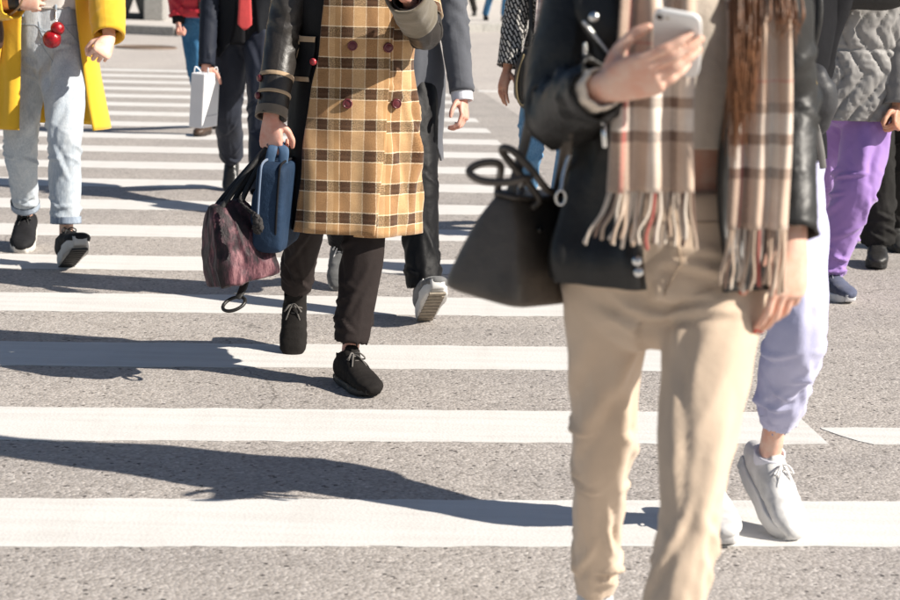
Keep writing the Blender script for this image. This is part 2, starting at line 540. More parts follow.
# ------------------------------------------------------------------ people
def hand(wrist, elbow, d, n, right, curls, spread=.06, thumb=None, S=1.0, voxel=.0024, fl=1.0):
    """palm, four fingers and a thumb; d = wrist->knuckles, n = out of the palm"""
    wrist, elbow = N(wrist), N(elbow)
    d = unit(d); n = unit(N(n) - d * (N(n) @ d)); t = np.cross(d, n) * (1 if right else -1)
    s = S; ps = []
    back = unit(elbow - wrist)
    ps.append(stroke([(wrist + back * .13 * s, .036 * s, .032 * s), (wrist + back * .06 * s, .029 * s, .024 * s), (wrist, .0265 * s, .0195 * s),
                      (wrist + d * .025 * s, .033 * s, .0185 * s), (wrist + d * .055 * s + t * .001, .040 * s, .016 * s), (wrist + d * .082 * s, .0415 * s, .013 * s),
                      (wrist + d * .094 * s, .039 * s, .0105 * s)], xd=t, n=4, nu=24, ex=2.3))
    ps.append(ellipsoid(wrist + d * .035 * s + t * .024 * s + n * .008 * s, (.026 * s, .014 * s, .014 * s), np.array([unit(d + .35 * t), np.cross(n, unit(d + .35 * t)), n])))
    ps.append(ellipsoid(wrist + d * .045 * s - t * .024 * s + n * .006 * s, (.032 * s, .012 * s, .013 * s), np.array([d, -t, n])))
    base = [(.0300, .093), (.0098, .097), (-.0103, .094), (-.0295, .086)]
    seg = [(.043, .026, .020), (.047, .029, .021), (.043, .027, .020), (.034, .021, .018)]
    rad = [.0087, .0090, .0086, .0076]; tips = []
    for k in range(4):
        b = wrist + t * base[k][0] * s + d * (base[k][1] - .006) * s - n * .001 * s
        sp = spread * (1.5 - k); ang = 0.0; pts = [(b - d * .012 * s, rad[k] * 1.03 * s), (b, rad[k] * 1.08 * s)]; p = b
        for j in range(3):
            ang += R(curls[k][j])
            dd = unit((d * math.cos(ang) + n * math.sin(ang)) + t * math.tan(sp) * (1 if j < 2 else .6))
            L = seg[k][j] * s * fl
            pts.append((p + dd * L * .5, rad[k] * (.97, .9, .84)[j] * s)); p = p + dd * L
            pts.append((p, rad[k] * (1.0, .9, .7)[j] * s))
        ps.append(stroke(pts, xd=t, n=3, nu=14))
        nrm = unit(-d * math.sin(ang) * -1 - n * math.cos(ang)) if False else unit(d * math.sin(ang) - n * math.cos(ang))
        tips.append((p - dd * .004 * s, dd, nrm, rad[k] * .8 * s))
    th = thumb or ((.62, .75, .25), (.85, .38, .35), (.95, .12, .3))
    p = wrist + d * .018 * s + t * .018 * s + n * .006 * s; pts = [(p, .013 * s)]
    for (a, b, c), L, r1, r2 in zip(th, (.045, .033, .026), (.0135, .0108, .0098), (.0112, .0102, .0075)):
        dd = unit(d * a + t * b + n * c); pts.append((p + dd * L * .5 * s, r1 * s)); p = p + dd * L * s; pts.append((p, r2 * s))
    ps.append(stroke(pts, xd=n, n=3, nu=14))
    tips.append((p - dd * .004 * s, dd, unit(t - dd * (t @ dd)), .0085 * s))
    return remesh(ps, voxel * s, 3), tips


RELAX = [(18, 28, 15), (22, 34, 18), (26, 38, 20), (30, 40, 22)]
FIST = [(70, 85, 45), (72, 88, 45), (74, 88, 45), (76, 85, 45)]
GRIP = [(55, 80, 40), (58, 82, 40), (62, 82, 40), (66, 80, 40)]


class Person(Obj):
    def __init__(s, label, x, y, yaw=-90, S=1.0, hip_z=None, hip=None, lean=3, leg=1.0, shw=.175, feet=None, hands=None, skin=None, hair='short', hair_mat=None, clothes_r=1.0, voxel=.012):
        super().__init__('person', (x, y, 0), label, 'person')
        s.S = S; s.F = N((math.cos(R(yaw)), math.sin(R(yaw)), 0)); s.L = N((-s.F[1], s.F[0], 0)); s.Z = N((0, 0, 1))
        hz = hip_z or .93 * S
        s.pc = N(hip) if hip is not None else N((x, y, hz))
        s.up = unit(s.Z + s.F * math.tan(R(lean)))
        # feet: dict side -> (matrix)
        s.foot, s.ank, s.knee, s.hipj = {}, {}, {}, {}
        for k, sg in (('l', 1), ('r', -1)):
            M = s.foot_matrix(*feet[k]); s.foot[k] = M
            s.ank[k] = N(M @ V((0, 0, .085 * S)))
            s.hipj[k] = s.pc + s.L * .088 * S * sg - s.Z * .035 * S
            s.knee[k] = s.ik(s.hipj[k], s.ank[k], .435 * S * leg, .415 * S * leg, s.F + s.L * .06 * sg)
        s.sh = {k: s.pc + s.up * .475 * S + s.L * shw * S * sg for k, sg in (('l', 1), ('r', -1))}
        s.neck = s.pc + s.up * .53 * S; s.head = s.pc + s.up * .675 * S + s.F * .02
        s.el, s.wr, s.hd = {}, {}, {}
        hv, s.tips = [], {}
        for k, sg in (('l', 1), ('r', -1)):
            h = (hands or {}).get(k, {})
            if 'wrist' in h: w = N(h['wrist'])
            else: w = s.sh[k] - s.Z * .52 * S + s.L * .06 * sg * S + s.F * h.get('swing', .05)
            s.wr[k] = w
            e = N(h['elbow']) if 'elbow' in h else s.ik(s.sh[k], w, .285 * S, .255 * S, -s.F + s.L * .5 * sg)
            s.el[k] = e
            d = N(h.get('d', unit(w - e) + s.F * .12)); n_ = N(h.get('n', -s.L * sg))
            if h.get('build', True):
                (m1), tips = hand(w, e, d, n_, k == 'r', h.get('curls', RELAX), h.get('spread', .05), h.get('thumb'), S * h.get('scale', 1.0), h.get('voxel', .003), h.get('fl', 1.0))
                hv.append(m1); s.tips[k] = tips
        s.skin = skin; s._body(hv, voxel); s._hair(hair, hair_mat)

    def ik(s, a, b, l1, l2, pole):
        d = b - a; D = np.linalg.norm(d); k = D / (l1 + l2)
        if k > .998: l1 *= k / .996; l2 *= k / .996
        u = d / D; x = (l1 * l1 - l2 * l2 + D * D) / (2 * D); h = math.sqrt(max(1e-6, l1 * l1 - x * x))
        p = N(pole) - u * (N(pole) @ u); return a + u * x + unit(p) * h

    def foot_matrix(s, contact, kind='flat', pitch=0, yaw=0):
        """contact: ground point; kind: which point of the shoe touches it"""
        lp = {'toe': (.185, 0, .012), 'ball': (.13, 0, 0), 'heel': (-.055, 0, 0), 'flat': (.185, 0, 0)}[kind]
        fa = math.atan2(s.F[1], s.F[0]) + R(yaw)
        return Matrix.Translation(V(contact)) @ Matrix.Rotation(fa, 4, 'Z') @ Matrix.Rotation(R(pitch), 4, 'Y') @ Matrix.Scale(s.S, 4) @ Matrix.Translation(-V(lp))

    def at(s, h, f=0.0, l=0.0):
        """point at height h above the pelvis centre"""
        return s.pc + s.up * h * s.S + s.F * f * s.S + s.L * l * s.S

    def _body(s, hv, voxel):
        S, A = s.S, s.at; ps = []
        ps.append(stroke([(A(-.09), .10 * S, .08 * S), (A(-.03), .15 * S, .095 * S), (A(.05), .145 * S, .095 * S), (A(.14, .005), .118 * S, .085 * S), (A(.28), .135 * S, .10 * S),
                          (A(.40), .15 * S, .10 * S), (A(.47), .135 * S, .075 * S), (A(.51), .07 * S, .06 * S), (A(.58, .005), .05 * S, .053 * S)], xd=s.L, nu=24))
        for k in 'lr':
            h, kn, an = s.hipj[k], s.knee[k], s.ank[k]
            bk = s.F * .012
            ps.append(stroke([(h, .066 * S), (h * .6 + kn * .4 - bk, .052 * S), (kn - bk, .038 * S), (kn * .68 + an * .32 - bk * 1.4, .038 * S), (kn * .3 + an * .7 - bk, .031 * S), (an, .031 * S)], xd=s.L))
            M = np.array(s.foot[k]); T = lambda p: M[:3, :3] @ N(p) + M[:3, 3]
            ps.append(stroke([(T((-.03, 0, .045)), .026 * S, .03 * S), (T((.03, 0, .05)), .03 * S, .03 * S), (T((.1, 0, .035)), .034 * S, .018 * S), (T((.16, 0, .028)), .03 * S, .012 * S)], xd=s.L))
            sh, el, wr = s.sh[k], s.el[k], s.wr[k]
            ps.append(stroke([(sh, .055 * S), (sh * .5 + el * .5, .043 * S), (el, .037 * S), (el * .6 + wr * .4, .036 * S), (el * .12 + wr * .88, .027 * S)], xd=s.F))
        b = remesh(ps, voxel, 3)
        # head with face
        hc = s.head; u, F, L = s.up, s.F, s.L; hp = []
        ax = np.array([L, F, u])
        hp.append(ellipsoid(hc + u * .025 * S - F * .012 * S, (.074 * S, .092 * S, .092 * S), ax))
        hp.append(stroke([(hc + u * .04 * S + F * .02 * S, .068 * S, .07 * S), (hc - u * .03 * S + F * .022 * S, .062 * S, .062 * S), (hc - u * .075 * S + F * .035 * S, .045 * S, .045 * S), (hc - u * .1 * S + F * .045 * S, .028 * S, .028 * S)], xd=L))
        hp.append(stroke([(s.neck - u * .05 * S, .056 * S), (s.neck + u * .04 * S, .05 * S), (hc - u * .05 * S - F * .005 * S, .05 * S)], xd=L))
        hp.append(stroke([(hc + u * .012 * S + F * .085 * S, .008 * S), (hc - u * .018 * S + F * .1 * S, .011 * S), (hc - u * .032 * S + F * .102 * S, .013 * S)], xd=L, nu=12))
        hp.append(ellipsoid(hc - u * .058 * S + F * .083 * S, (.022 * S, .011 * S, .006 * S), ax)); hp.append(ellipsoid(hc - u * .069 * S + F * .081 * S, (.019 * S, .011 * S, .006 * S), ax))
        for sg in (1, -1):
            hp.append(ellipsoid(hc + L * .074 * S * sg - u * .008 * S - F * .012 * S, (.008 * S, .018 * S, .03 * S), ax))
            hp.append(ellipsoid(hc + L * .03 * S * sg + u * .022 * S + F * .076 * S, (.022 * S, .012 * S, .007 * S), ax))
        hd = remesh(hp, .006, 3)
        s.body = s.add('body', join([b, hd] + hv), s.skin)
        for sg in (1, -1):
            s.add('eye', ellipsoid(hc + L * .031 * S * sg + u * .004 * S + F * .079 * S, (.012 * S, .012 * S, .011 * S), ax, 12, 8), M_EYE)

    def _hair(s, kind, mat):
        S, hc, u, F, L = s.S, s.head, s.up, s.F, s.L; ax = np.array([L, F, u]); mat = mat or M_HAIR_DARK
        ps = [ellipsoid(hc + u * .05 * S - F * .026 * S, (.085 * S, .096 * S, .086 * S), ax), ellipsoid(hc + u * .0 * S - F * .05 * S, (.078 * S, .062 * S, .085 * S), ax)]
        if kind == 'long':
            ps.append(stroke([(hc - F * .05 * S, .085 * S, .05 * S), (hc - F * .07 * S - u * .12 * S, .1 * S, .045 * S), (hc - F * .11 * S - u * .28 * S, .11 * S, .035 * S), (hc - F * .12 * S - u * .42 * S, .08 * S, .02 * S)], xd=L))
        v, q = remesh(ps, .009, 3); n = vnormals(v, q)
        v = v + n * (.006 * vnoise(v * N((60, 60, 12)), 3))[:, None]
        s.hair = s.add('hair', (v, q), mat)

    # ---- clothes
    def trousers(s, mat, waist=.13, hip=(.172, .122), r=(.098, .088, .068, .062, .058), cuff=.86, amp=.006, seed=1, voxel=.0075, name='trousers', crotch=-.1, kz=(1, 1), pleat=0, gather=0.0, f3=.28):
        S, A = s.S, s.at; ps = []
        ps.append(stroke([(A(waist), hip[0] * .86 * S, hip[1] * .88 * S), (A(waist * .5), hip[0] * .95 * S, hip[1] * .96 * S), (A(0), hip[0] * S, hip[1] * S), (A(-.05), hip[0] * .985 * S, hip[1] * .97 * S), (A(crotch), hip[0] * .9 * S, hip[1] * .75 * S)], xd=s.L, nu=28, ex=2.3, ends=('f', 'r')))
        axes = []
        for k, sg in (('l', 1), ('r', -1)):
            h, kn, an = s.hipj[k] + s.L * .004 * sg, s.knee[k], s.ank[k]
            end = kn + (an - kn) * cuff
            h2 = h + (kn - h) * .12
            pts = [(h2, r[0] * S), (h + (kn - h) * .5, r[1] * S), (kn - s.F * .008, r[2] * S), (kn + (end - kn) * .5 - s.F * .012, r[3] * S), (end - (end - kn) * .06, r[4] * S), (end, r[4] * S)]
            ps.append(stroke(pts, xd=s.L, nu=24, ends=('r', 'h'))); axes.append((h, kn, end))
        v, q = remesh(ps, voxel, 4)
        n = vnormals(v, q); best = np.full(len(v), 9.0); l = np.zeros(len(v)); a = np.zeros(len(v)); lk = np.zeros(len(v)); lt = np.ones(len(v)); leg = np.zeros(len(v))
        for i, (h, kn, e) in enumerate(axes):
            off = 0.0
            for p0, p1 in ((h, kn), (kn, e)):
                dv = p1 - p0; Ls = np.linalg.norm(dv); u = dv / Ls; t = np.clip((v - p0) @ u, 0, Ls); w = v - p0 - t[:, None] * u; dd = np.linalg.norm(w, axis=1)
                mk = dd < best; best[mk] = dd[mk]; l[mk] = off + t[mk]; a[mk] = np.arctan2(w[mk] @ s.L, w[mk] @ s.F); leg[mk] = i
                off += Ls
            mk = leg == i; lk[mk] = np.linalg.norm(kn - h); lt[mk] = off
        zone = .25 + 1.0 * np.exp(-((l - lk) / .10) ** 2) * kz[0] + 1.25 * np.exp(-((l - lt) / .13) ** 2) * kz[1] + .8 * np.exp(-((l - .02) / .10) ** 2)
        dg = np.where(leg > .5, 1.0, -1.0)
        fold = ridged(st(l * 20 + dg * 1.4 * np.sin(a + .6) + .8 * vnoise(v * 5, seed), np.cos(a) * .9 + leg * 5 + seed, np.sin(a) * .9), seed)
        fold2 = ridged(st(l * 9 - dg * 2.2 * a * .5, np.cos(a) * 1.6 + 9, np.sin(a) * 1.6 + seed), seed + 5)
        fold3 = -ridged(st(l * 34 + dg * 3.0 * np.sin(a * .5 + seed), np.cos(a) * 1.7 + leg * 3, np.sin(a) * 1.7 + seed), seed + 9)
        disp = amp * (zone * (.22 * fold + .15 + f3 * .5 * fold3) + .3 * fold2 + .8 * vnoise(v * 6, seed + 2))
        for i in (0, 1):
            mk = leg == i
            disp[mk] += amp / .006 * foldsum(l[mk], a[mk], .072, leg_folds(seed * 7 + i, lk[mk][0], lt[mk][0], -1 if i == 0 else 1, (1, 1, kz[0], kz[1])))
        if pleat:      # pressed crease down the front
            disp += pleat * np.exp(-(a / .22) ** 2) * np.clip((l - .05) / .15, 0, 1)
        if gather:     # elastic hem
            disp += np.where(l > lt - .03, gather * np.sin(a * 26), 0) * .5 + gather * 1.5 * np.exp(-((l - lt + .06) / .03) ** 2)
        v = v + n * disp[:, None]
        v = lap(v, q, 1, .3)
        return s.add(name, (v, q), mat)

    def seam(s, ob, pts, mat, r=.0016, n=10, name='seam', off=.0004):
        """a stitched line laid on the surface of a garment"""
        me = ob.data; bv = BVHTree.FromPolygons([v.co for v in me.vertices], [tuple(p.vertices) for p in me.polygons])
        out = []
        for p in crom(pts, n):
            loc, nr_, i_, d_ = bv.find_nearest(V(p - s.O)); out.append((N(loc) + N(nr_) * off + s.O, r))
        c = np.array([o[0] for o in out]); c[1:-1] = (c[:-2] + 2 * c[1:-1] + c[2:]) / 4
        return stroke([(c[i], r) for i in range(len(c))], xd=(.3, .9, .31), n=1, nu=6)

    def trouser_seams(s, ob, mat, pockets=True, cuff=.86, side=False):
        ps = []; A = s.at
        if pockets:
            for sg in (1, -1): ps.append(s.seam(ob, [A(.075, .13, .085 * sg), A(.03, .12, .125 * sg), A(-.035, .07, .185 * sg)], mat))
            ps.append(s.seam(ob, [A(.075, .2, .004), A(.0, .2, .016), A(-.06, .2, .012), A(-.085, .2, .002)], mat))
            ps.append(s.seam(ob, [A(.06, .1, -.2), A(.06, .2, -.08), A(.06, .2, .08), A(.06, .1, .2)], mat))
        for k, sg in (('l', 1), ('r', -1)):
            h, kn, an = s.hipj[k], s.knee[k], s.ank[k]; e = kn + (an - kn) * cuff
            if side:
                for d_ in (1,):
                    o = s.L * .2 * sg * d_ + s.F * .05; st_ = h if d_ > 0 else h * .75 + kn * .25
                    ps.append(s.seam(ob, [st_ + o, (h + kn) / 2 + o, kn + o, (kn + e) / 2 + o, e - (e - kn) * .03 + o], mat, .0014))
        if ps: s.add('seam', join(ps), mat, ob)

    def jacket(s, mat, secs, open_=(0, 0), open_top=None, name='jacket', nu=72, folds=None, thick=.006, ex=2.3, parent=None, n=8):
        """secs rows: (h above pelvis, rx, ry, f). open_ = (right edge deg, left edge deg) of the front opening"""
        S = s.S; ot = open_top or open_
        sc = [(s.at(h, f), rx * S, ry * S) for h, rx, ry, f in secs]
        closed = open_ == (0, 0)
        a0 = (lambda t: 0) if closed else (lambda t: open_[1] + (ot[1] - open_[1]) * t)
        a1 = (lambda t: 360) if closed else (lambda t: 360 + open_[0] + (ot[0] - open_[0]) * t)
        vq, uv = shell(sc, s.L, s.F, a0, a1, nu, n, folds, ex)
        ob = s.add(name, vq, mat, parent, uv)
        sd = ob.modifiers.new('thickness', 'SOLIDIFY'); sd.thickness = thick; sd.offset = -1
        return ob

    def sleeves(s, mat, sides='lr', r=(.075, .062, .058, .05, .044), cuff=.0, amp=.005, name='sleeve', seed=3, over=None):
        S = s.S; out = {}
        for k in sides:
            sg = 1 if k == 'l' else -1
            sh, el, wr = s.sh[k], s.el[k], s.wr[k]
            u = unit(wr - el); end = wr + u * cuff
            pts = [(sh - s.L * .05 * sg + s.Z * .01, r[0] * S), (sh + (el - sh) * .25, r[0] * .93 * S), (sh + (el - sh) * .62, r[1] * S), (el, r[2] * S), (el + (end - el) * .5, r[3] * S), (end, r[4] * S)]
            le = np.linalg.norm(el - sh) + .05; lt = le + np.linalg.norm(end - el)
            vq, uv, l = sleeve(pts, s.F if abs(unit(el - sh) @ s.F) < .8 else s.Z, disp=sleeve_folds(amp, le, lt, seed + (k == 'l')))
            out[k] = s.add(name, vq, mat, None, uv)
        return out

    def shoes(s, style, sole_mat, upper_mat, lace_mat=None, sole_h=.03, bulk=1.0, toe=1.0, rim=None, size=1.0):
        S = s.S; out = {}
        for k in 'lr':
            M = np.array(s.foot[k] @ Matrix.Translation((.05, 0, 0)) @ Matrix.Diagonal((size, size, 1, 1)) @ Matrix.Translation((-.05, 0, 0))); b = bulk; z0 = sole_h - .008
            up = [((-.06, 0, z0 + .03), .026, .032), ((-.035, 0, z0 + .04), .035 * b, .042), ((0, 0, z0 + .045), .037 * b, .05), ((.05, 0, z0 + .042), .039 * b, .046), ((.09, .002, z0 + .034), .042 * b, .036), ((.13, .003, z0 + .025), .045 * b, .028 * toe), ((.165, .002, z0 + .02), .042 * b, .024 * toe), ((.19, 0, z0 + .016), .028 * b, .017 * toe)]
            zc = z0 + .1 if style != 'low' else z0 + .08
            ps = [stroke(up, xd=(0, 1, 0), nu=24, ex=2.4), stroke([((.004, 0, z0 + .03), .034 * b, .05), ((-.004, 0, zc - .015), .035 * b, .046), ((-.008, 0, zc), .036 * b, .046)], xd=(0, 1, 0), nu=24, ends=('r', 'h')),
                  stroke([((.05, 0, z0 + .075), .02, .007), ((.028, 0, zc + .004), .024, .007), ((.016, 0, zc + .022), .024, .006)], xd=(0, 1, 0), nu=12)]
            v, q = remesh(ps, .0062, 3)
            v[:, 2] = np.maximum(v[:, 2], z0)
            n = vnormals(v, q); v = v + n * (.0016 * ridged(v * N((60, 18, 40)), 4) * (v[:, 0:1] > .02)[:, 0])[:, None]
            up_ob = s.add('shoe', xf((v, q), M), upper_mat)
            # sole: outline rings
            th = np.linspace(0, 2 * math.pi, 40, endpoint=False)
            xs = .066 + .136 * np.cos(th); wv = np.interp(xs, [-.07, -.05, 0, .06, .12, .165, .203], [.0, .026, .034, .034, .044, .04, .0]) * 1.06 * b
            frac = np.sqrt(np.clip(1 - ((xs - .066) / .136) ** 2, 0, 1)); w2 = .046 * b * frac ** .55
            yy = np.sign(np.sin(th)) * np.minimum(np.where(wv > .012, wv, .9), w2)
            rings = []
            for z, kx in ((0, .93), (.004, .985), (sole_h * .55, 1.0), (sole_h * .9, 1.015), (sole_h + .004, .985)):
                zz = z + np.clip((xs - .13) / .07, 0, 1) ** 2 * .012 + (0 if z > .002 else 0)
                rings.append(np.stack([.066 + (xs - .066) * kx, yy * kx, zz], -1))
            g = np.array(rings); nu = 40; v2 = g.reshape(-1, 3); q2 = list(grid_quads(len(rings), nu, True))
            for base, fl in ((0, True), ((len(rings) - 1) * nu, False)):
                for i in range(nu // 2 - 1):
                    w = [base + i, base + i + 1, base + nu - 2 - i, base + nu - 1 - i]; q2.append(w[::-1] if fl else w)
            s.add('sole', xf((v2, np.array(q2)), M), sole_mat, up_ob)
            if rim is not None:   # tread blocks under the sole
                tr = []
                for i in range(9):
                    x = -.045 + .026 * i
                    tr.append(box_parts(x, x + .017, -.03, .03, -.004, .003))
                s.add('tread', xf(join(tr), M), rim, up_ob, smooth=False)
            if lace_mat is not None:
                ls_ = []
                for i in range(5):
                    x = .045 + .017 * i; z = z0 + .0905 - .0115 * i - (.004 if i > 2 else 0)
                    ls_.append(tube_parts([(x, -.026, z - .012), (x + .003, -.014, z - .001), (x + .005, 0, z + .0035), (x + .003, .014, z - .001), (x, .026, z - .012)], .0028, 8, 3, xd=(1, 0, .1)))
                for sg in (1, -1):
                    ls_.append(tube_parts([(.04, 0, z0 + .098), (.052, .012 * sg, z0 + .106), (.066, .026 * sg, z0 + .092), (.056, .022 * sg, z0 + .085), (.043, .004 * sg, z0 + .096)], .0026, 8, 3))
                    ls_.append(tube_parts([(.042, 0, z0 + .098), (.06, .01 * sg, z0 + .094), (.085, .022 * sg, z0 + .07)], .0024, 8, 3))
                s.add('laces', xf(join(ls_), M), lace_mat, up_ob)
            out[k] = up_ob
        return out

    def surf_btn(s, name, p, nrm, r, mat, parent, th=.006, rim=None):
        """a round button lying on cloth at p"""
        nrm = unit(nrm); x = unit(np.cross(nrm, (0, 0, 1.0))); ps = [stroke([(N(p) - nrm * .002, r, r), (N(p) + nrm * th * .6, r * .98, r * .98), (N(p) + nrm * th, r * .8, r * .8)], xd=x, n=2, nu=20, ends=('f', 'f'))]
        if rim:
            a = np.linspace(0, 2 * math.pi, 17); y = np.cross(nrm, x)
            ps.append(tube_parts([N(p) + nrm * th + (x * math.cos(t) + y * math.sin(t)) * r * .82 for t in a], r * .16, 8, 2, xd=nrm))
        return s.add(name, join(ps), mat, parent)


# ------------------------------------------------------------------ material library
M_EYE = simple('eye', (.35, .33, .3), .15)
M_HAIR_DARK = simple('hair_dark_brown', (.035, .02, .013), .4, nscale=60, bump=.4)
M_HAIR_BROWN = simple('hair_chestnut', (.22, .095, .04), .38, nscale=60, bump=.4, var=.35)
M_HAIR_BLOND = simple('hair_blond', (.5, .3, .12), .4, nscale=60, bump=.4, var=.3)
SK_FAIR = skin_mat('skin_fair', (.76, .52, .41)); SK_MID = skin_mat('skin_tan', (.55, .31, .21)); SK_ROSE = skin_mat('skin_rosy', (.66, .38, .30))
BLACK_LEATHER = leather('black_leather', (.016, .015, .014), .43, .45)
SILVER = simple('silver_metal', (.75, .74, .72), .25, 1.0)
GOLD = simple('gold_metal', (.8, .58, .25), .28, 1.0)
BLACK_CLOTH = fabric('black_cloth', (.012, .012, .014), sheen=.1)


def road_mat(name='asphalt', gain=1.0):
    mt, ns, ls, b = nodes(name)
    vec = coord(ns, ls)
    vo = nn(ns, 'ShaderNodeTexVoronoi'); vo.inputs['Scale'].default_value = 105; ls.new(vec, vo.inputs['Vector'])
    c1 = ramp_n(ns, ls, vo.outputs['Color'], [(.0, mul((.235, .212, .192), gain)), (.45, mul((.37, .337, .31), gain)), (.8, mul((.455, .418, .388), gain)), (1.0, mul((.6, .56, .52), gain))])
    vo2 = nn(ns, 'ShaderNodeTexVoronoi'); vo2.inputs['Scale'].default_value = 38; ls.new(vec, vo2.inputs['Vector'])
    pit = math_n(ns, ls, 'LESS_THAN', vo2.outputs['Distance'], .24)
    nz = noise_n(ns, ls, vec, 23, 2); pit = math_n(ns, ls, 'MULTIPLY', pit, math_n(ns, ls, 'GREATER_THAN', nz, .54))
    c2 = mix_n(ns, ls, math_n(ns, ls, 'MULTIPLY', pit, .85), c1, (.035, .03, .028))
    big = noise_n(ns, ls, coord(ns, ls, (1, .35, 1)), 1.1, 5, .6)
    c3 = mix_n(ns, ls, .45, c2, ramp_n(ns, ls, big, [(.3, (.42, .42, .43)), (.7, (.58, .575, .56))]), 'OVERLAY')
    fine = noise_n(ns, ls, vec, 9, 4, .7)
    c3 = mix_n(ns, ls, .3, c3, ramp_n(ns, ls, fine, [(.3, (.4, .4, .4)), (.7, (.6, .6, .6))]), 'OVERLAY')
    cr = nn(ns, 'ShaderNodeTexVoronoi'); cr.feature = 'DISTANCE_TO_EDGE'; cr.inputs['Scale'].default_value = .55
    wv = nn(ns, 'ShaderNodeTexNoise'); wv.inputs['Scale'].default_value = 3; wv.inputs['Detail'].default_value = 5; ls.new(vec, wv.inputs['Vector'])
    wm = ns.new('ShaderNodeVectorMath'); wm.operation = 'MULTIPLY_ADD'; wm.inputs[1].default_value = (.5, .5, 0); ls.new(wv.outputs[1], wm.inputs[0]); ls.new(vec, wm.inputs[2]); ls.new(wm.outputs[0], cr.inputs['Vector'])
    ck = math_n(ns, ls, 'MULTIPLY', math_n(ns, ls, 'LESS_THAN', cr.outputs[0], .0016), math_n(ns, ls, 'GREATER_THAN', noise_n(ns, ls, vec, .6, 3), .52))
    c3 = mix_n(ns, ls, math_n(ns, ls, 'MULTIPLY', ck, .6), c3, (.09, .08, .072))
    st_n = noise_n(ns, ls, coord(ns, ls, (.25, 1, 1)), 2.3, 4, .65)
    c3 = mix_n(ns, ls, .4, c3, ramp_n(ns, ls, st_n, [(.33, (.36, .36, .37)), (.5, (.5, .5, .5)), (.75, (.56, .555, .55))]), 'OVERLAY')
    ls.new(c3, b.inputs['Base Color']); b.inputs['Roughness'].default_value = .62; b.inputs['Specular IOR Level'].default_value = .6
    hs = math_n(ns, ls, 'SUBTRACT', 1.0, vo.outputs['Distance']); hs = math_n(ns, ls, 'SUBTRACT', hs, math_n(ns, ls, 'MULTIPLY', pit, 1.2))
    bump_n(ns, ls, b, hs, .55, .004)
    return mt


def paint_mat():
    mt, ns, ls, b = nodes('road_paint')
    vec = coord(ns, ls)
    wear = noise_n(ns, ls, coord(ns, ls, (1, 1, 1)), 55, 5, .7); streak = noise_n(ns, ls, coord(ns, ls, (.35, 4, 1)), 5, 4, .6)
    c = ramp_n(ns, ls, streak, [(.3, (.60, .58, .555)), (.6, (.67, .655, .63))])
    scuff = noise_n(ns, ls, coord(ns, ls, (3.2, .3, 1)), 1.6, 5, .7)
    c = mix_n(ns, ls, .35, c, ramp_n(ns, ls, scuff, [(.36, (.40, .39, .39)), (.5, (.5, .5, .5))]), 'OVERLAY')
    chip = math_n(ns, ls, 'GREATER_THAN', math_n(ns, ls, 'ADD', wear, math_n(ns, ls, 'MULTIPLY', streak, .35)), .93)
    c = mix_n(ns, ls, math_n(ns, ls, 'MULTIPLY', chip, .5), c, (.4, .38, .36))
    ls.new(c, b.inputs['Base Color']); b.inputs['Roughness'].default_value = .7; b.inputs['Specular IOR Level'].default_value = .3
    vo = nn(ns, 'ShaderNodeTexVoronoi'); vo.inputs['Scale'].default_value = 105; ls.new(vec, vo.inputs['Vector'])
    bump_n(ns, ls, b, vo.outputs['Distance'], .22, .003)
    return mt


M_ROAD, M_PAINT = road_mat(), paint_mat()
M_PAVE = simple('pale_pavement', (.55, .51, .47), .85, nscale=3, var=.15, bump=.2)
M_GRANITE = simple('grey_granite', (.3, .29, .27), .75, nscale=40, var=.3, bump=.2)
M_IRON = simple('dark_cast_iron', (.05, .055, .055), .5, nscale=20, bump=.2)
M_STUCCO = simple('cream_stucco', (.55, .47, .36), .9, nscale=2, var=.1, bump=.2)
M_TRIM = simple('white_trim', (.7, .68, .64), .8, nscale=5)
M_GLASS = simple('dark_window_glass', (.03, .04, .05), .06, spec=.8, nscale=2)

# ------------------------------------------------------------------ setting
road = link('road', mesh_np('road', [(-300, -120, 0), (300, -120, 0), (300, 500, 0), (-300, 500, 0)], [[0, 1, 2, 3]], smooth=False), M_ROAD, kind='structure')
ax_s = N((math.sin(PHI), math.cos(PHI), 0)); ax_t = N((math.cos(PHI), -math.sin(PHI), 0))


def stripe(name, s0_, s1_, t0, t1, seed, rag=.006, rag_left=.0):
    """a painted bar on the road with slightly ragged edges"""
    n = int(max(8, (t1 - t0) / .035)); t = np.linspace(t0, t1, n)
    e0 = s0_ + rag * vnoise(st(t * 9, t * 0, t * 0 + seed), 1) + rag * .6 * vnoise(st(t * 40, t * 0, t * 0 + seed), 2)
    e1 = s1_ + rag * vnoise(st(t * 9, t * 0 + 5, t * 0 + seed), 3) + rag * .6 * vnoise(st(t * 40, t * 0 + 5, t * 0 + seed), 4)
    if rag_left:       # broken paint at the start of a bar
        k = np.clip(1 - (t - t0) / .10, 0, 1); e0 = e0 + (s1_ - s0_) * .92 * k ** 1.2 + .02 * k * vnoise(st(t * 50, t * 0, t * 0), 8)
    lo = ax_s * e0[:, None] + ax_t * t[:, None]; hi = ax_s * e1[:, None] + ax_t * t[:, None]
    v = np.vstack([lo, hi, lo, hi]); v[:2 * n, 2] = .0022; v[2 * n:, 2] = .0004
    i = np.arange(n - 1)
    q = np.vstack([np.stack([i, i + 1, n + i + 1, n + i], -1), np.stack([2 * n + i, 2 * n + i + 1, i + 1, i], -1), np.stack([n + i, n + i + 1, 3 * n + i + 1, 3 * n + i], -1),
                   [[0, n, 3 * n, 2 * n], [n - 1, 3 * n - 1, 4 * n - 1, 2 * n - 1]]])
    return link(name, mesh_np(name, v, q, smooth=False), M_PAINT, road)


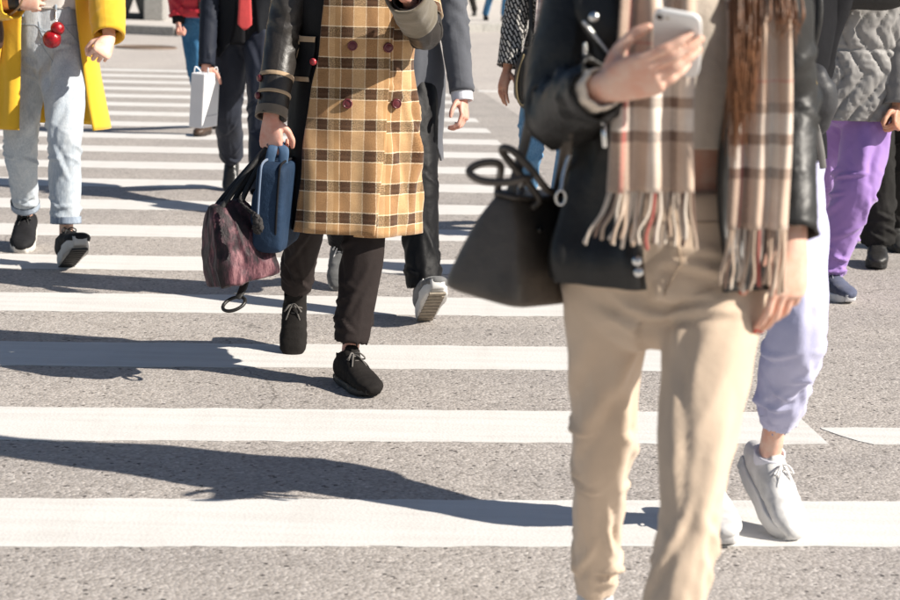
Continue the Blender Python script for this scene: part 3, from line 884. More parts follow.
p_end = N(G(829, 445)); T_END = float(p_end @ ax_t)
for k in range(-3, 19):
    stripe('crosswalk_stripe', S0 + k - .4, S0 + k, -9.5, (T_END + rng.normal(0, .015)) if k > 0 else 4.2, k)
stripe('crosswalk_stripe', S0 + 1 - .40, S0 + 1 - .195, T_END + .03, 4.2, 50, rag_left=1)
# paler sheet beyond and beside the crossing: distance haze painted into its colour
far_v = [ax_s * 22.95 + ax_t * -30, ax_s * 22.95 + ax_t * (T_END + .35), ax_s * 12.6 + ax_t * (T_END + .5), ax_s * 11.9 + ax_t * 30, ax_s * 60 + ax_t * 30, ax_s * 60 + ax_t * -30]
me = bpy.data.meshes.new('hazed_far_road'); me.from_pydata([V((p[0], p[1], .0012)) for p in far_v], [], [[0, 1, 2, 3, 4, 5]])
link('hazed_far_road', me, road_mat('hazed_asphalt', 1.3), kind='structure')
a = N(G(478, 91)); b_ = N(G(545, 92))
stripe('lane_line', float(a @ ax_s) - .12, float(a @ ax_s) + .12, float(a @ ax_t), float(b_ @ ax_t) + 1.6, 71)

# far kerb and pavement
kl = [(-40, 50), (-14, 35.6), (-6.14, 32.18), (-4.62, 31.54), (-3.2, 31.7), (-1.6, 33.4), (-.6, 35.4), (.6, 37.2), (4, 39), (14, 40.5), (60, 44)]
kp = crom([(x, y, 0) for x, y in kl], 12)
pv = [tuple(p[:2]) + (.125,) for p in kp] + [(70, 300, .125), (-70, 300, .125)]
me = bpy.data.meshes.new('far_pavement'); me.from_pydata([V(p) for p in pv] + [V((p[0], p[1], -.05)) for p in pv], [], [list(range(len(pv)))] + [[i, i + len(pv), (i + 1) % len(pv) + len(pv), (i + 1) % len(pv)] for i in range(len(pv))])
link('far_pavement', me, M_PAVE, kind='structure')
kerb = thing('kerb', (0, 0, 0), None, None); kerb['kind'] = 'structure'
seg = np.linalg.norm(np.diff(kp, axis=0), axis=1); cum = np.append(0, np.cumsum(seg)); kmesh = None
for d_ in np.arange(18, cum[-1] - 40, 1.0):
    c0 = N([np.interp(d_, cum, kp[:, j]) for j in range(3)]); c1 = N([np.interp(d_ + .985, cum, kp[:, j]) for j in range(3)])
    if kmesh is None:
        kmesh = mesh_np('kerb_stone', *box_parts(-.49, .49, -.09, .09, -.05, .15), smooth=False); kmesh.materials.append(M_GRANITE)
    ko = bpy.data.objects.new('kerb_stone', kmesh); COL.objects.link(ko); ko.parent = kerb
    mid = (c0 + c1) / 2; ko.location = (mid[0], mid[1], 0); ko.rotation_euler = (0, 0, math.atan2(c1[1] - c0[1], c1[0] - c0[0])); bevel(ko, .012)

mc = N(G(146, 48))
mh = Obj('manhole_cover', mc, 'round brown manhole cover in the road beyond the far end of the crosswalk', 'manhole')
aa = np.linspace(0, 2 * math.pi, 41)
mh.add('frame', tube_parts([mc + N((math.cos(t) * .42, math.sin(t) * .42, .004)) for t in aa], .022, 8, 2, xd=(0, 0, 1)), simple('rusty_iron', (.16, .11, .08), .7))
lid = [stroke([(mc + N((0, 0, -.01)), .4, .4), (mc + N((0, 0, .012)), .395, .395)], n=2, nu=40, ends=('f', 'f'))]
for i in range(-3, 4): lid.append(xf(box_parts(-.33 * math.cos(i * .42), .33 * math.cos(i * .42), i * .1 - .02, i * .1 + .02, .008, .018), Matrix.Translation(V(mc))))
mh.add('lid', join(lid), simple('rusty_lid', (.2, .15, .11), .75), smooth=False)

# granite and iron railing on the far pavement
rb = N(G(155, 20, .125))
rd = unit(N((-1, .32, 0)))
def granite_post(base, w, h, label):
    o = Obj('granite_post', base, label, 'post', 'granite posts of the far railing')
    c = N(base)
    o.add('shaft', xf(box_parts(-w / 2, w / 2, -w / 2, w / 2, 0, h), Matrix.Translation(V(c))), M_GRANITE, smooth=False); bevel(o.root.children[-1], .02)
    o.add('cap', xf(box_parts(-w / 2 - .04, w / 2 + .04, -w / 2 - .04, w / 2 + .04, h, h + .1), Matrix.Translation(V(c))), M_GRANITE, smooth=False); bevel(o.root.children[-1], .02)
granite_post(rb, .36, 1.05, 'grey granite post at the right end of the far iron railing')
for i in range(3):
    a = rb + rd * (.18 + i * 1.35)
    c0, c1 = a + rd * .06, a + rd * 1.05
    o = Obj('railing_panel', (c0 + c1) / 2, ['dark cast iron railing panel next to the right granite post', 'dark cast iron railing panel behind the yellow sleeve', 'leftmost dark cast iron railing panel behind the yellow coat'][i], 'railing', 'iron railing panels')
    D = c1 - c0; W = np.linalg.norm(D); u = D / W
    def bar(p, q_, w): 
        return stroke([(c0 + u * p[0] * W + N((0, 0, p[1])), w, .025), (c0 + u * q_[0] * W + N((0, 0, q_[1])), w, .025)], xd=np.cross(u, unit(u * (q_[0] - p[0]) * W + N((0, 0, q_[1] - p[1])))) if False else unit(np.cross(unit(u * (q_[0] - p[0]) * W + N((0, 0, q_[1] - p[1]))), np.cross(u, (0, 0, 1.0)))), n=2, nu=8, ex=6, ends=('f', 'f'))
    o.add('bottom_rail', bar((0, .06), (1, .06), .06), M_IRON); o.add('top_rail', bar((0, .98), (1, .98), .05), M_IRON)
    for f_ in (.02, .34, .66, .98): o.add('upright', bar((f_, .0), (f_, 1.0), .045), M_IRON)
    for f_ in (.02, .34, .66):
        for (p, q_) in (((f_, .1), (f_ + .32, .95)), ((f_ + .32, .1), (f_, .95))): o.add('brace', bar(p, q_, .04), M_IRON)
    if i < 2: granite_post(a + rd * 1.28, .24, 1.05, ['slim pale granite post between two iron railing panels', 'slim granite post far left behind the yellow coat'][i])

# building closing the street
bY = 66.0
bd = Obj('building', (0, bY, .125), 'long cream stucco building closing the far side of the street', 'building')
bd.add('wall', box_parts(-45, 45, bY + .25, bY + 12, .125, 15), M_STUCCO, smooth=False)
bd.add('plinth', box_parts(-45.1, 45.1, bY, bY + .25, .125, 1.1), M_GRANITE, smooth=False)
bd.add('cornice', box_parts(-45.2, 45.2, bY - .25, bY + .24, 14.2, 14.9), M_TRIM, smooth=False)
bd.add('roof', box_parts(-45.4, 45.4, bY - .3, bY + 12.2, 15.01, 15.5), M_IRON, smooth=False)
wmesh = mesh_np('window', *join([box_parts(-.75, -.62, -.12, 0, 0, 2.2), box_parts(.62, .75, -.12, 0, 0, 2.2), box_parts(-.62, .62, -.12, 0, 2.07, 2.2), box_parts(-.85, .85, -.2, 0, -.12, 0), box_parts(-.04, .04, -.08, 0, 0, 2.07)]), smooth=False); wmesh.materials.append(M_TRIM)
gmesh = mesh_np('pane', *box_parts(-.62, .62, -.04, -.01, .001, 2.069), smooth=False); gmesh.materials.append(M_GLASS)
for fl in range(4):
    for i in range(-14, 15):
        w = bpy.data.objects.new('window', wmesh); COL.objects.link(w); w.parent = bd.root; w.location = (i * 3, .25, 1.6 + fl * 3.3)
        g = bpy.data.objects.new('pane', gmesh); COL.objects.link(g); g.parent = w


# ------------------------------------------------------------------ helpers for things carried
def strip(path, width, xd, ndir, nu=14, n=8, wave=None, taper=None):
    """hanging cloth strip: path rows (p), returns vq, uv in metres (v from the free end)"""
    c = crom(path, n); t, x, y = frames(c, xd); m_ = len(c)
    l = np.zeros(m_); l[1:] = np.cumsum(np.linalg.norm(np.diff(c, axis=0), axis=1))
    u = np.linspace(-.5, .5, nu); w = np.full(m_, width) if taper is None else width * np.interp(np.linspace(0, 1, m_), *taper)
    g = c[:, None] + x[:, None] * (u[None, :, None] * w[:, None, None])
    if wave is not None: g = g + N(ndir) * wave(u[None] * w[:, None], l[:, None] + 0 * u[None])[..., None]
    uv = st(u[None] * width + .5 * width + 0 * l[:, None], (l[-1] - l)[:, None] + 0 * u[None])
    return (g.reshape(-1, 3), grid_quads(m_, nu, False)), uv.reshape(-1, 2), g


def solid(ob, th, off=0):
    sd = ob.modifiers.new('thickness', 'SOLIDIFY'); sd.thickness = th; sd.offset = off; return ob


def lock(p0, p1, p2, r, k=5):
    a = crom([p0, p1, p2], 5); a = a + .004 * rng.normal(size=(1, 3)) + .004 * np.sin(np.linspace(0, k, len(a)))[:, None] * rng.normal(size=(1, 3))
    rr = r * np.interp(np.linspace(0, 1, len(a)), [0, .6, 1], [1, .9, .2])
    return stroke([(a[i], rr[i]) for i in range(len(a))], xd=(1, .2, 0), n=1, nu=6)


def loop(pts, r, n=6, nu=10, xd=(.3, .9, .2)):
    return stroke([(N(p), r) for p in pts], xd=xd, n=n, nu=nu)


TORSO_W = [(-.06, .19, .14, 0), (.05, .178, .13, 0), (.15, .158, .122, .005), (.28, .178, .135, .005), (.39, .19, .125, 0), (.455, .165, .092, -.005), (.505, .085, .072, -.005), (.53, .07, .065, 0)]


def torso(k=1.0, add=0.0, lo=None, hem=None, base=TORSO_W):
    s = [(h, rx * k + add, ry * k + add, f) for h, rx, ry, f in base]
    if lo is not None: s = [q for q in s if q[0] > lo + .03]
    if hem: s = hem + s
    return s


# ================================================================== woman with the phone (nearest)
W = Person('woman in black leather jacket, checked scarf and beige trousers, nearest to the camera', .36, 3.24, yaw=-92, hip=(P(664, 250, 3.24).x, 3.24, .935), lean=1, shw=.148, skin=SK_FAIR, hair='long', hair_mat=M_HAIR_BROWN,
           feet={'l': ((P(681, 600, 2.95).x - .03, 2.74, 0), 'flat', 0, 3), 'r': ((P(599, 590, 3.6).x - .005, 3.62, 0), 'ball', 46, -2)},
           hands={'r': dict(wrist=P(602, 88, 2.93), elbow=P(561, 107, 3.16), d=P(686, 62, 2.86) - P(602, 88, 2.93), n=(.1, .9, .42), curls=[(14, 16, 10), (17, 18, 10), (20, 20, 12), (24, 22, 14)], spread=-.02, voxel=.0021, scale=.94,
                            thumb=((.6, .55, .6), (.85, .25, .5), (.97, .05, .25))),
                  'l': dict(wrist=P(793, 240, 3.13), elbow=P(788, 105, 3.24), scale=.94, d=(-.06, -.1, -1), n=(-.45, .85, 0), curls=[(12, 22, 14), (18, 28, 16), (24, 34, 18), (30, 36, 20)], voxel=.0023)})
beige = fabric('beige_twill', (.60, .47, .355), .8, .05, 900, .2, .2)
tr = W.trousers(beige, waist=.095, hip=(.172, .126), r=(.089, .071, .055, .049, .042), cuff=.93, amp=.0078, seed=3, kz=(.8, .9), f3=.08)
W.trouser_seams(tr, fabric('beige_stitch', (.40, .30, .215)))
white_shoe = leather('white_leather', (.6, .59, .58), .5, .35, .2); white_sole = simple('white_rubber', (.62, .61, .60), .6, nscale=12, var=.05); white_lace = fabric('white_lace', (.78, .77, .76))
W.shoes('low', white_sole, white_shoe, white_lace)
knit = fabric('cream_knit', (.62, .54, .46), .9, .08, 320, .5)
W.jacket(knit, torso(.93, -.004, .15, [(.165, .138, .108, .006), (.2, .142, .112, .006)]), name='sweater', folds=coat_folds(.004, 11))
jk = W.jacket(BLACK_LEATHER, torso(.97, .008, -.02, [(-.065, .205, .152, .008), (-.02, .205, .155, .008)]), open_=(-8, 22), open_top=(-24, 24), folds=coat_folds(.012, 5, 5), thick=.006, n=10)
sl = W.sleeves(BLACK_LEATHER, 'r', r=(.07, .064, .06, .054, .046), cuff=-.02, amp=.0115, seed=8); sl.update(W.sleeves(BLACK_LEATHER, 'l', r=(.07, .056, .048, .044, .041), cuff=-.01, amp=.006, seed=8))
cuffk = fabric('cream_cuff', (.74, .62, .5), .9, .08, 300, .5)
cw = W.wr['r']; cu = unit(cw - W.el['r'])
vq, uv, _ = sleeve([(cw - cu * .07, .037), (cw - cu * .03, .034), (cw + cu * .012, .032)], (0, 0, 1), 28, 6, lambda l, a, g: .0015 * np.sin(a * 20))
W.add('sweater_cuff', vq, cuffk, None, uv)


def on_front(p, Yf):
    return N(P(p[0], p[1], Yf))


for p in ((637, 261), (638.5, 272), (594, 17)): W.surf_btn('snap', on_front(p, 3.065 if p[1] > 50 else 3.012), (-.25, -1, .1), .0085, SILVER, jk, .005)
W.surf_btn('snap', on_front((603, 119), 2.99), (-.1, -1, .1), .006, SILVER, sl['r'], .005)
def zipper(a, b, ya, yb, pull=None):
    A_, B_ = on_front(a, ya), on_front(b, yb); d = unit(B_ - A_); ps = [loop([A_, (A_ + B_) / 2, B_], .0028, 3, 8)]
    L_ = np.linalg.norm(B_ - A_)
    for i in range(int(L_ / .006)): ps.append(ellipsoid(A_ + d * (.003 + i * .006) + N((0, -.002, 0)), (.0042, .002, .0016), nu=8, nv=6))
    if pull is not None: ps.append(loop([B_, B_ + N((0, -.006, -.012)), B_ + N((.002, -.006, -.03))], .0042, 3, 8))
    W.add('zip', join(ps), SILVER, jk)
zipper((584, 22), (611, 56), 3.012, 3.012); zipper((585, 44), (585, 58), 3.005, 3.005, 1); zipper((600, 116), (604, 126), 2.98, 2.98, 1)
# jacket lapel
vq, uv, g = strip([on_front((600, -60), 3.10), on_front((598, -10), 3.045), on_front((604, 30), 3.03), on_front((622, 66), 3.04)], .085, (1, 0, 0), (0, -1, 0), 8, 6, taper=([0, .5, 1], [1, .9, .15]), wave=lambda u, l: .006 - 2.2 * u * u)
solid(W.add('lapel', vq, BLACK_LEATHER, jk, uv), .005)

# scarf
BE, BR, WH, RD, DK = (.56, .42, .325), (.17, .11, .085), (.78, .70, .62), (.50, .09, .08), (.09, .065, .055)
vst = [(0, BE), (.30, BR), (.36, WH), (.50, BR), (.56, WH), (.68, BR), (.74, BE), (.86, RD), (.872, BE)]
ust = [(0, BR), (.09, RD), (.13, BR), (.2, BE), (.36, WH), (.47, BE), (.58, BR), (.65, BE), (.8, WH), (.9, BE)]
sc_mat = plaid('checked_scarf_wool', .17, ust, .27, vst, .5, .95, .22, 520)
def scarf_end(path, width, seed, tass, taper=None, nfold=2.5):
    wv = lambda u, l: .012 * np.cos(u / width * 2 * math.pi * nfold + 1.2 * np.sin(l * 5 + seed)) + .008 * vnoise(st(u * 20, l * 7, u * 0 + seed), seed)
    vq, uv, g = strip(path, width, (1, 0, 0), (0, -1, 0), 26, 10, wv, taper)
    return vq, uv, g
eL = scarf_end([on_front((660, -110), 3.16), on_front((655, -60), 3.06), on_front((658, 0), 3.015), on_front((655, 60), 3.0), on_front((652, 130), 3.0), on_front((650, 192), 3.01)], .135, 1, 15, ([0, .3, 1], [.7, .85, 1]))
eR = scarf_end([on_front((700, -110), 3.16), on_front((740, -60), 3.06), on_front((757, 0), 3.03), on_front((760, 60), 3.02), on_front((760, 150), 3.02), on_front((757, 229), 3.02)], .098, 4, 12, ([0, .3, 1], [1.1, .95, 1]))
scv, scu = [], []
scarf = W.add('scarf', eL[0], sc_mat, None, eL[1], label='beige, white and brown checked scarf end over the right lapel'); solid(scarf, .004)
sc2 = W.add('scarf_end', eR[0], sc_mat, scarf, eR[1]); solid(sc2, .004)
nr = W.at(.53, .0); aa = np.linspace(0, 2 * math.pi, 15)
W.add('neck_wrap', stroke([(nr + W.L * .1 * math.cos(t) + W.F * (.095 * math.sin(t) + .01) + N((0, 0, -.03 * math.sin(t))), .045, .05) for t in aa], xd=(0, 0, 1), n=3, nu=14), sc_mat, scarf, np.zeros((len(stroke([(nr + W.L * .1 * math.cos(t), .045, .05) for t in aa], n=3, nu=14)[0]), 2)))
yarns = [fabric('tassel_cream', (.72, .62, .52)), fabric('tassel_tan', (.5, .38, .29)), fabric('tassel_brown', (.16, .10, .075)), fabric('tassel_red', (.45, .12, .1))]
def tassels(g, count, ln, spread, parent, weights, slant=0):
    row = g[-1]
    for i in range(count):
        f_ = (i + .5) / count; p = N([np.interp(f_ * (len(row) - 1), np.arange(len(row)), row[:, j]) for j in range(3)])
        L_ = ln * rng.uniform(.85, 1.1); dx = (f_ - .5) * spread + slant * (1 - f_) + rng.normal(0, .006); dy = rng.uniform(-.012, .006)
        pts = [p + N((0, 0, .004)), p + N((dx * .3 + rng.normal(0, .002), dy * .4, -L_ * .4)), p + N((dx * .75 + rng.normal(0, .003), dy, -L_ * .75)), p + N((dx, dy, -L_))]
        r_ = rng.uniform(.0018, .0030)
        W.add('tassel', stroke([(pts[0], r_ * .8), (pts[1], r_), (pts[2], r_ * 1.1), (pts[3], r_ * 1.25)], xd=(1, 0, 0), n=4, nu=8), yarns[rng.choice(4, p=weights)], parent)
tassels(eL[2], 30, .082, .03, scarf, [.45, .35, .12, .08], slant=-.012)
tassels(eR[2], 24, .095, .005, scarf, [.35, .35, .25, .05])
# loose hair over the shoulder
hl = []
for i in range(190):
    x = 735 + abs(rng.normal(0, 9)); yb = 150 - (x - 735) * 3.2 + rng.normal(0, 14)
    if i > 160: x = rng.uniform(772, 800); yb = rng.uniform(15, 45)
    hl.append(lock(N(P(x * .6 + 300, -95, 3.12)), N(P(x + rng.normal(0, 4), yb * .35, 2.985)), N(P(x - 2 + rng.normal(0, 4), yb, 2.99)), rng.uniform(.0007, .0019)))
W.add('hair_lock', join(hl), M_HAIR_BROWN, W.hair)
nail = simple('red_nail', (.62, .09, .06), .2)
for p, dd, nr_, r_ in W.tips['l']:
    W.add('fingernail', ellipsoid(p + nr_ * r_ * .8 + dd * .002, (.0075, .0055, .002), np.array([dd, np.cross(nr_, dd), nr_]), 10, 6), nail, W.body)

# phone in her hand
hd_ = unit(N(P(686, 62, 2.86) - P(602, 88, 2.93))); n_ = N((.1, .9, .42)); n_ = unit(n_ - hd_ * (n_ @ hd_)); t_ = np.cross(hd_, n_)
pc_ = N(P(677, 43, 2.915))
pu = unit(N((-.10, -.74, .67))); pw = unit(np.cross(pu, n_)); pw = pw if pw[0] > 0 else -pw; pn = unit(np.cross(pu, pw)); pn = pn if pn[1] > 0 else -pn
PM = Matrix(((pw[0], pu[0], pn[0], pc_[0]), (pw[1], pu[1], pn[1], pc_[1]), (pw[2], pu[2], pn[2], pc_[2]), (0, 0, 0, 1)))
ph = Obj('phone', pc_, 'white smartphone held up in front of the checked scarf', 'phone')
body = stroke([((0, 0, -.0045), .034, .07), ((0, 0, -.003), .0365, .0725), ((0, 0, .003), .0365, .0725), ((0, 0, .0045), .034, .07)], xd=(1, 0, 0), n=2, nu=48, ex=7, ends=('f', 'f'))
ph.add('case', xf(body, PM), simple('white_plastic', (.78, .77, .76), .3, nscale=3, var=.02, bump=.02))
ph.add('screen', xf(stroke([((0, 0, .0046), .033, .068), ((0, 0, .0056), .033, .068)], xd=(1, 0, 0), n=1, nu=40, ex=7, ends=('f', 'f')), PM), simple('phone_glass', (.01, .01, .012), .08))
ph.add('lens', xf(stroke([((-.026, .06, -.0062), .0055, .0055), ((-.026, .06, -.004), .0055, .0055)], xd=(1, 0, 0), n=1, nu=16, ends=('f', 'f')), PM), simple('lens_glass', (.06, .05, .045), .1))
ph.add('flash', xf(stroke([((-.014, .061, -.0056), .003, .003), ((-.014, .061, -.004), .003, .003)], xd=(1, 0, 0), n=1, nu=12, ends=('f', 'f')), PM), simple('flash_glass', (.5, .45, .35), .2))

# her handbag on the crook of the arm
bc = N(P(523, 247, 3.3)); bw = unit(N((.55, .84, 0))); be = unit(N((.84, -.55, 0)))
tilt = Matrix.Rotation(R(9), 4, 'Y')
BM = Matrix.Translation(V(bc)) @ Matrix.Scale(.80, 4) @ tilt @ Matrix(((bw[0], be[0], 0, 0), (bw[1], be[1], 0, 0), (0, 0, 1, 0), (0, 0, 0, 1)))
hb = Obj('handbag', bc + N((0, 0, -.11)), 'black leather tote handbag with round handles on the arm of the nearest woman', 'handbag')
bag_l = leather('charcoal_leather', (.085, .07, .057), .4, .5, .25, 420)
bb = remesh([stroke([((0, 0, -.108), .145, .095), ((0, 0, -.095), .16, .102), ((0, 0, -.03), .152, .088), ((0, 0, .05), .138, .062), ((0, 0, .1), .126, .036), ((0, 0, .112), .12, .028)], xd=(1, 0, 0), n=5, nu=40, ex=5.5, ends=('f', 'f'))], .006, 2)
hb.add('bag_body', xf(bb, BM), bag_l)
X = lambda p: N(BM @ V(p))
hb.add('flap', xf(stroke([((0, .0, .112), .125, .036), ((0, 0, .117), .126, .038), ((0, 0, .122), .12, .033)], xd=(1, 0, 0), n=2, nu=40, ex=5, ends=('f', 'f')), BM), bag_l)
for sg, top in ((-1, 0), (1, 1)):
    if top == 0: pts = [X((-.07, -.045, .10)), X((-.07, -.05, .128)), N(P(500, 165, 3.17)), N(P(482, 163, 3.15)), N(P(469, 171, 3.14)), N(P(480, 180, 3.13)), N(P(505, 182, 3.13)), N(P(528, 178, 3.16)), X((.03, -.05, .13)), X((.035, -.045, .10))]
    else: pts = [X((-.06, .04, .10)), X((-.06, .045, .125)), N(P(503, 153, 3.22)), N(P(512, 150, 3.2)), N(P(530, 168, 3.2)), N(P(548, 190, 3.22)), X((.06, .045, .125)), X((.062, .04, .10))]
    hb.add('handle', loop(pts, .0065, 6, 12), bag_l)
hb.add('strap', stroke([(X((-.10, 0, .10)), .011, .004), (N(P(523, 150, 3.24)), .011, .004), (N(P(533, 110, 3.22)), .011, .004), (N(P(548, 88, 3.15)), .011, .004), (N(P(566, 110, 3.03)), .011, .004), (N(P(566, 150, 3.12)), .011, .004), (X((.11, 0, .10)), .011, .004)], xd=(.7, -.6, 0), n=8, nu=10), bag_l)
for x_ in (-.06, .06):
    for sg in (-1, 1): hb.add('stud', ellipsoid(X((x_, sg * .066, .055)), (.007, .007, .007), nu=12, nv=8), simple('dark_stud', (.05, .045, .04), .3, .8))
hb.add('key_clip', join([loop([N(P(571, 150, 3.13)), N(P(564, 172, 3.12)), N(P(561, 190, 3.11))], .0035, 4), loop([N(P(561, 190, 3.11)) + N((.008 * math.cos(t), -.002, -.012 + .012 * math.sin(t))) for t in np.linspace(0, 6.28, 9)], .0022, 3)]), SILVER)

# ================================================================== woman in lilac trousers behind her
Wl = Person('woman in lilac joggers, black jacket and white sneakers walking behind the beige trousers', .73, 4.72, yaw=-88, hip=(P(747, 150, 4.74).x, 4.74, .935), skin=SK_FAIR, hair='long', hair_mat=M_HAIR_BLOND,
            feet={'l': (G(789, 539), 'toe', 36, 24), 'r': (G(724, 548), 'flat', 0, 4)},
            hands={'l': dict(wrist=P(772, 120, 4.52)), 'r': dict(swing=.1)})
lil = fabric('lilac_fleece', (.50, .50, .69), .9, .05, 600, .25, .3)
tl_ = Wl.trousers(lil, waist=.13, hip=(.19, .14), r=(.094, .086, .074, .068, .05), cuff=.68, amp=.0065, seed=9, kz=(.8, 1.2), gather=.005, f3=.1)
Wl.shoes('low', white_sole, white_shoe, white_lace, sole_h=.036, bulk=1.08)
sock = fabric('white_sock', (.72, .72, .8))
for k in 'lr':
    an, kn = Wl.ank[k], Wl.knee[k]; u = unit(kn - an); Wl.add('sock', sleeve([(an - u * .03, .037), (an + u * .01, .039), (an + u * .035, .039)], Wl.L, 24, 4)[0], sock)
Wl.jacket(BLACK_CLOTH, torso(1.0, .012, .0, [(.0, .195, .15, 0)]), folds=coat_folds(.006, 21))
Wl.sleeves(BLACK_CLOTH, seed=12)
xb = Obj('shoulder_bag', P(816, 112, 4.6), 'small charcoal shoulder bag with gold chain at the hip of the lilac woman', 'bag')
xc = N(P(812, 97, 4.56))
xb.add('bag_body', remesh([stroke([(xc + N((0, 0, -.052)), .045, .07), (xc + N((0, 0, -.02)), .055, .085), (xc + N((0, 0, .03)), .05, .085), (xc + N((0, 0, .052)), .03, .07)], xd=(1, 0, 0), n=5, nu=28, ex=3)], .006, 2), leather('charcoal_bag', (.03, .03, .033), .5))
xb.add('strap', stroke([(xc + N((.01, -.02, .05)), .009, .003), (N(P(811, 60, 4.58)), .009, .003), (N(P(820, 10, 4.58)), .009, .003), (N(P(812, -60, 4.62)), .009, .003)], xd=(1, 0, 0), n=5, nu=8), BLACK_LEATHER)
cp_ = N(P(813, 78, 4.47)); links = []
for i in range(9): links.append(loop([cp_ + N((.004 * math.sin(i * 1.7) + .006 * math.cos(t), -.002 * (i % 2), -.013 * i + .008 * math.sin(t))) for t in np.linspace(0, 6.28, 8)], .0022, 2, 6))
xb.add('chain', join(links), GOLD)
xb.add('tag', stroke([(N(P(817, 125, 4.48)), .006, .002), (N(P(821, 150, 4.48)), .008, .002), (N(P(823, 168, 4.48)), .008, .002)], xd=(1, 0, 0), n=3, nu=8), simple('grey_tag', (.2, .19, .18), .4))

# ================================================================== woman in the plaid coat
C = Person('woman in a brown plaid coat with black sleeves carrying two bags', -.345, 6.36, yaw=-87, hip=(P(353, 90, 6.4).x, 6.4, .945), lean=1, leg=.945, skin=SK_ROSE, hair='long', hair_mat=M_HAIR_DARK,
           feet={'l': (G(370, 397), 'flat', 0, 22), 'r': (G(292, 353), 'toe', 48, -4)},
           hands={'r': dict(wrist=P(271, 117, 6.2), d=(.02, -.12, -1), n=(.35, .94, -.1), curls=GRIP, spread=.02, voxel=.0026, thumb=((.6, .7, .35), (.85, .25, .5), (.9, -.2, .5))),
                  'l': dict(wrist=P(407, -4, 6.03), elbow=P(425, 33, 6.26), curls=GRIP)})
tc_ = C.trousers(fabric('dark_brown_trouser', (.026, .02, .019), .75, .15, 700, .25, .1), r=(.095, .082, .069, .064, .057), cuff=.86, amp=.006, seed=14)
suede = fabric('black_suede', (.016, .014, .013), .8, .2, 300, .4, .3)
C.shoes('chukka', simple('black_rubber', (.02, .02, .02), .6), suede, fabric('grey_lace', (.12, .11, .1)), sole_h=.02, toe=1.05, size=1.1)
coat_secs = [(-.445, .215, .185, .075), (-.3, .212, .172, .05), (-.12, .212, .157, .015), (.03, .202, .145, .0), (.14, .188, .138, .0), (.28, .198, .145, .005), (.39, .205, .135, 0), (.455, .18, .1, -.005), (.505, .095, .08, -.005), (.53, .08, .075, 0)]
coat_black = fabric('black_coat_cloth', (.014, .014, .015), .6, .2, 500, .2, .1)
cf = coat_folds(.0125, 31, 5)
ct = C.jacket(coat_black, coat_secs, name='coat', folds=cf, thick=.006)
TN, DB, MB_, CR = (.43, .245, .11), (.02, .012, .009), (.16, .072, .028), (.80, .64, .45)
LT = (.66, .44, .235)
cu_ = [(0, LT), (.23, CR), (.252, MB_), (.48, CR), (.502, LT), (.62, (.42, .25, .11)), (.73, CR), (.752, MB_), (.86, (.17, .085, .04)), (.98, CR)]
cv_ = [(0, TN), (.33, CR), (.36, DB), (.45, (.06, .035, .024)), (.53, DB), (.70, CR), (.735, TN)]
pl = plaid('brown_plaid_wool', .158, cu_, .1005, cv_, .60, .95, .22, 330)
def panel(a0, a1, off, name, parent, lo=-.445, thick=.005):
    sc = [(C.at(h, f), rx + off, ry + off) for h, rx, ry, f in coat_secs[:8]]; sc[0] = (C.at(lo, .075), sc[0][1], sc[0][2])
    vq, uv = shell(sc, C.L, C.F, a0, a1, 44, 8, cf, 2.3)
    ob = C.add(name, vq, pl, parent, uv); solid(ob, thick, 1); return ob
lin = lambda a, b: (lambda t: a + (b - a) * t)
pn1 = panel(lin(2, 14), lin(86, 72), .009, 'front_panel', ct, -.452)
pn2 = panel(lin(-50, -15), lambda t: 16 + 22 * min(1, t * 1.35), .015, 'front_panel', ct, -.445)
# lapel edge seam, buttons
maroon = simple('maroon_button', (.12, .02, .025), .3)
for bx, by in ((352.5, 45.5), (388, 47.5), (347.5, 103.5), (396, 103.5)):
    # drop the button on the panel: front surface
    for Yt in np.arange(6.0, 6.4, .004):
        p = N(P(bx, by, Yt)); hh = (p[2] - C.pc[2]); ci = np.interp(hh, [q[0] for q in coat_secs], np.arange(len(coat_secs))); i0 = int(ci); fr = ci - i0
        rx = coat_secs[i0][1] * (1 - fr) + coat_secs[min(i0 + 1, 9)][1] * fr + .02; ry = coat_secs[i0][2] * (1 - fr) + coat_secs[min(i0 + 1, 9)][2] * fr + .02
        dl = p - C.at(hh, .005)
        if (abs(dl @ C.L) / rx) ** 2.3 + (abs(dl @ C.F) / ry) ** 2.3 < 1: break
    C.surf_btn('button', p, C.F + C.L * .5 * (dl @ C.L) / rx, .0165, maroon, ct, .008, rim=True)
plsl = C.sleeves(leather('coat_sleeve_leather', (.026, .022, .019), .42, .5, .3), r=(.08, .066, .057, .053, .05), cuff=.0, amp=.0055, seed=17, name='sleeve')
tan_trim = fabric('tan_trim', (.42, .3, .19), .8); red_b = simple('red_button', (.45, .05, .06), .3)
# sleeve straps on the right cuff and an open cuff on the left
el, wr = C.el['r'], C.wr['r']; u = unit(wr - el)
for d_, w_, rr in ((-.135, .007, .057), (-.075, .006, .055)):
    vq, uv, _ = sleeve([(wr + u * (d_ - w_), rr), (wr + u * d_, rr + .001), (wr + u * (d_ + w_), rr)], C.F, 32, 4, None, True); C.add('sleeve_strap', vq, tan_trim, plsl['r'], uv)
    C.surf_btn('strap_button', wr + u * d_ + (C.F * .45 - C.L * .9) * (rr + .002), C.F * .45 - C.L * .9, .012, maroon, plsl['r'], .007)
vq, uv, _ = sleeve([(wr + u * -.03, .0525), (wr + u * .003, .053)], C.F, 32, 4); C.add('cuff_band', vq, fabric('grey_brown_cuff', (.16, .13, .10)), plsl['r'], uv)
vq, uv, _ = sleeve([(wr - u * .27 , .068), (wr - u * .2, .067), (wr - u * .15, .066)], C.F, 32, 4); 
el, wr = C.el['l'], C.wr['l']; u = unit(wr - el)
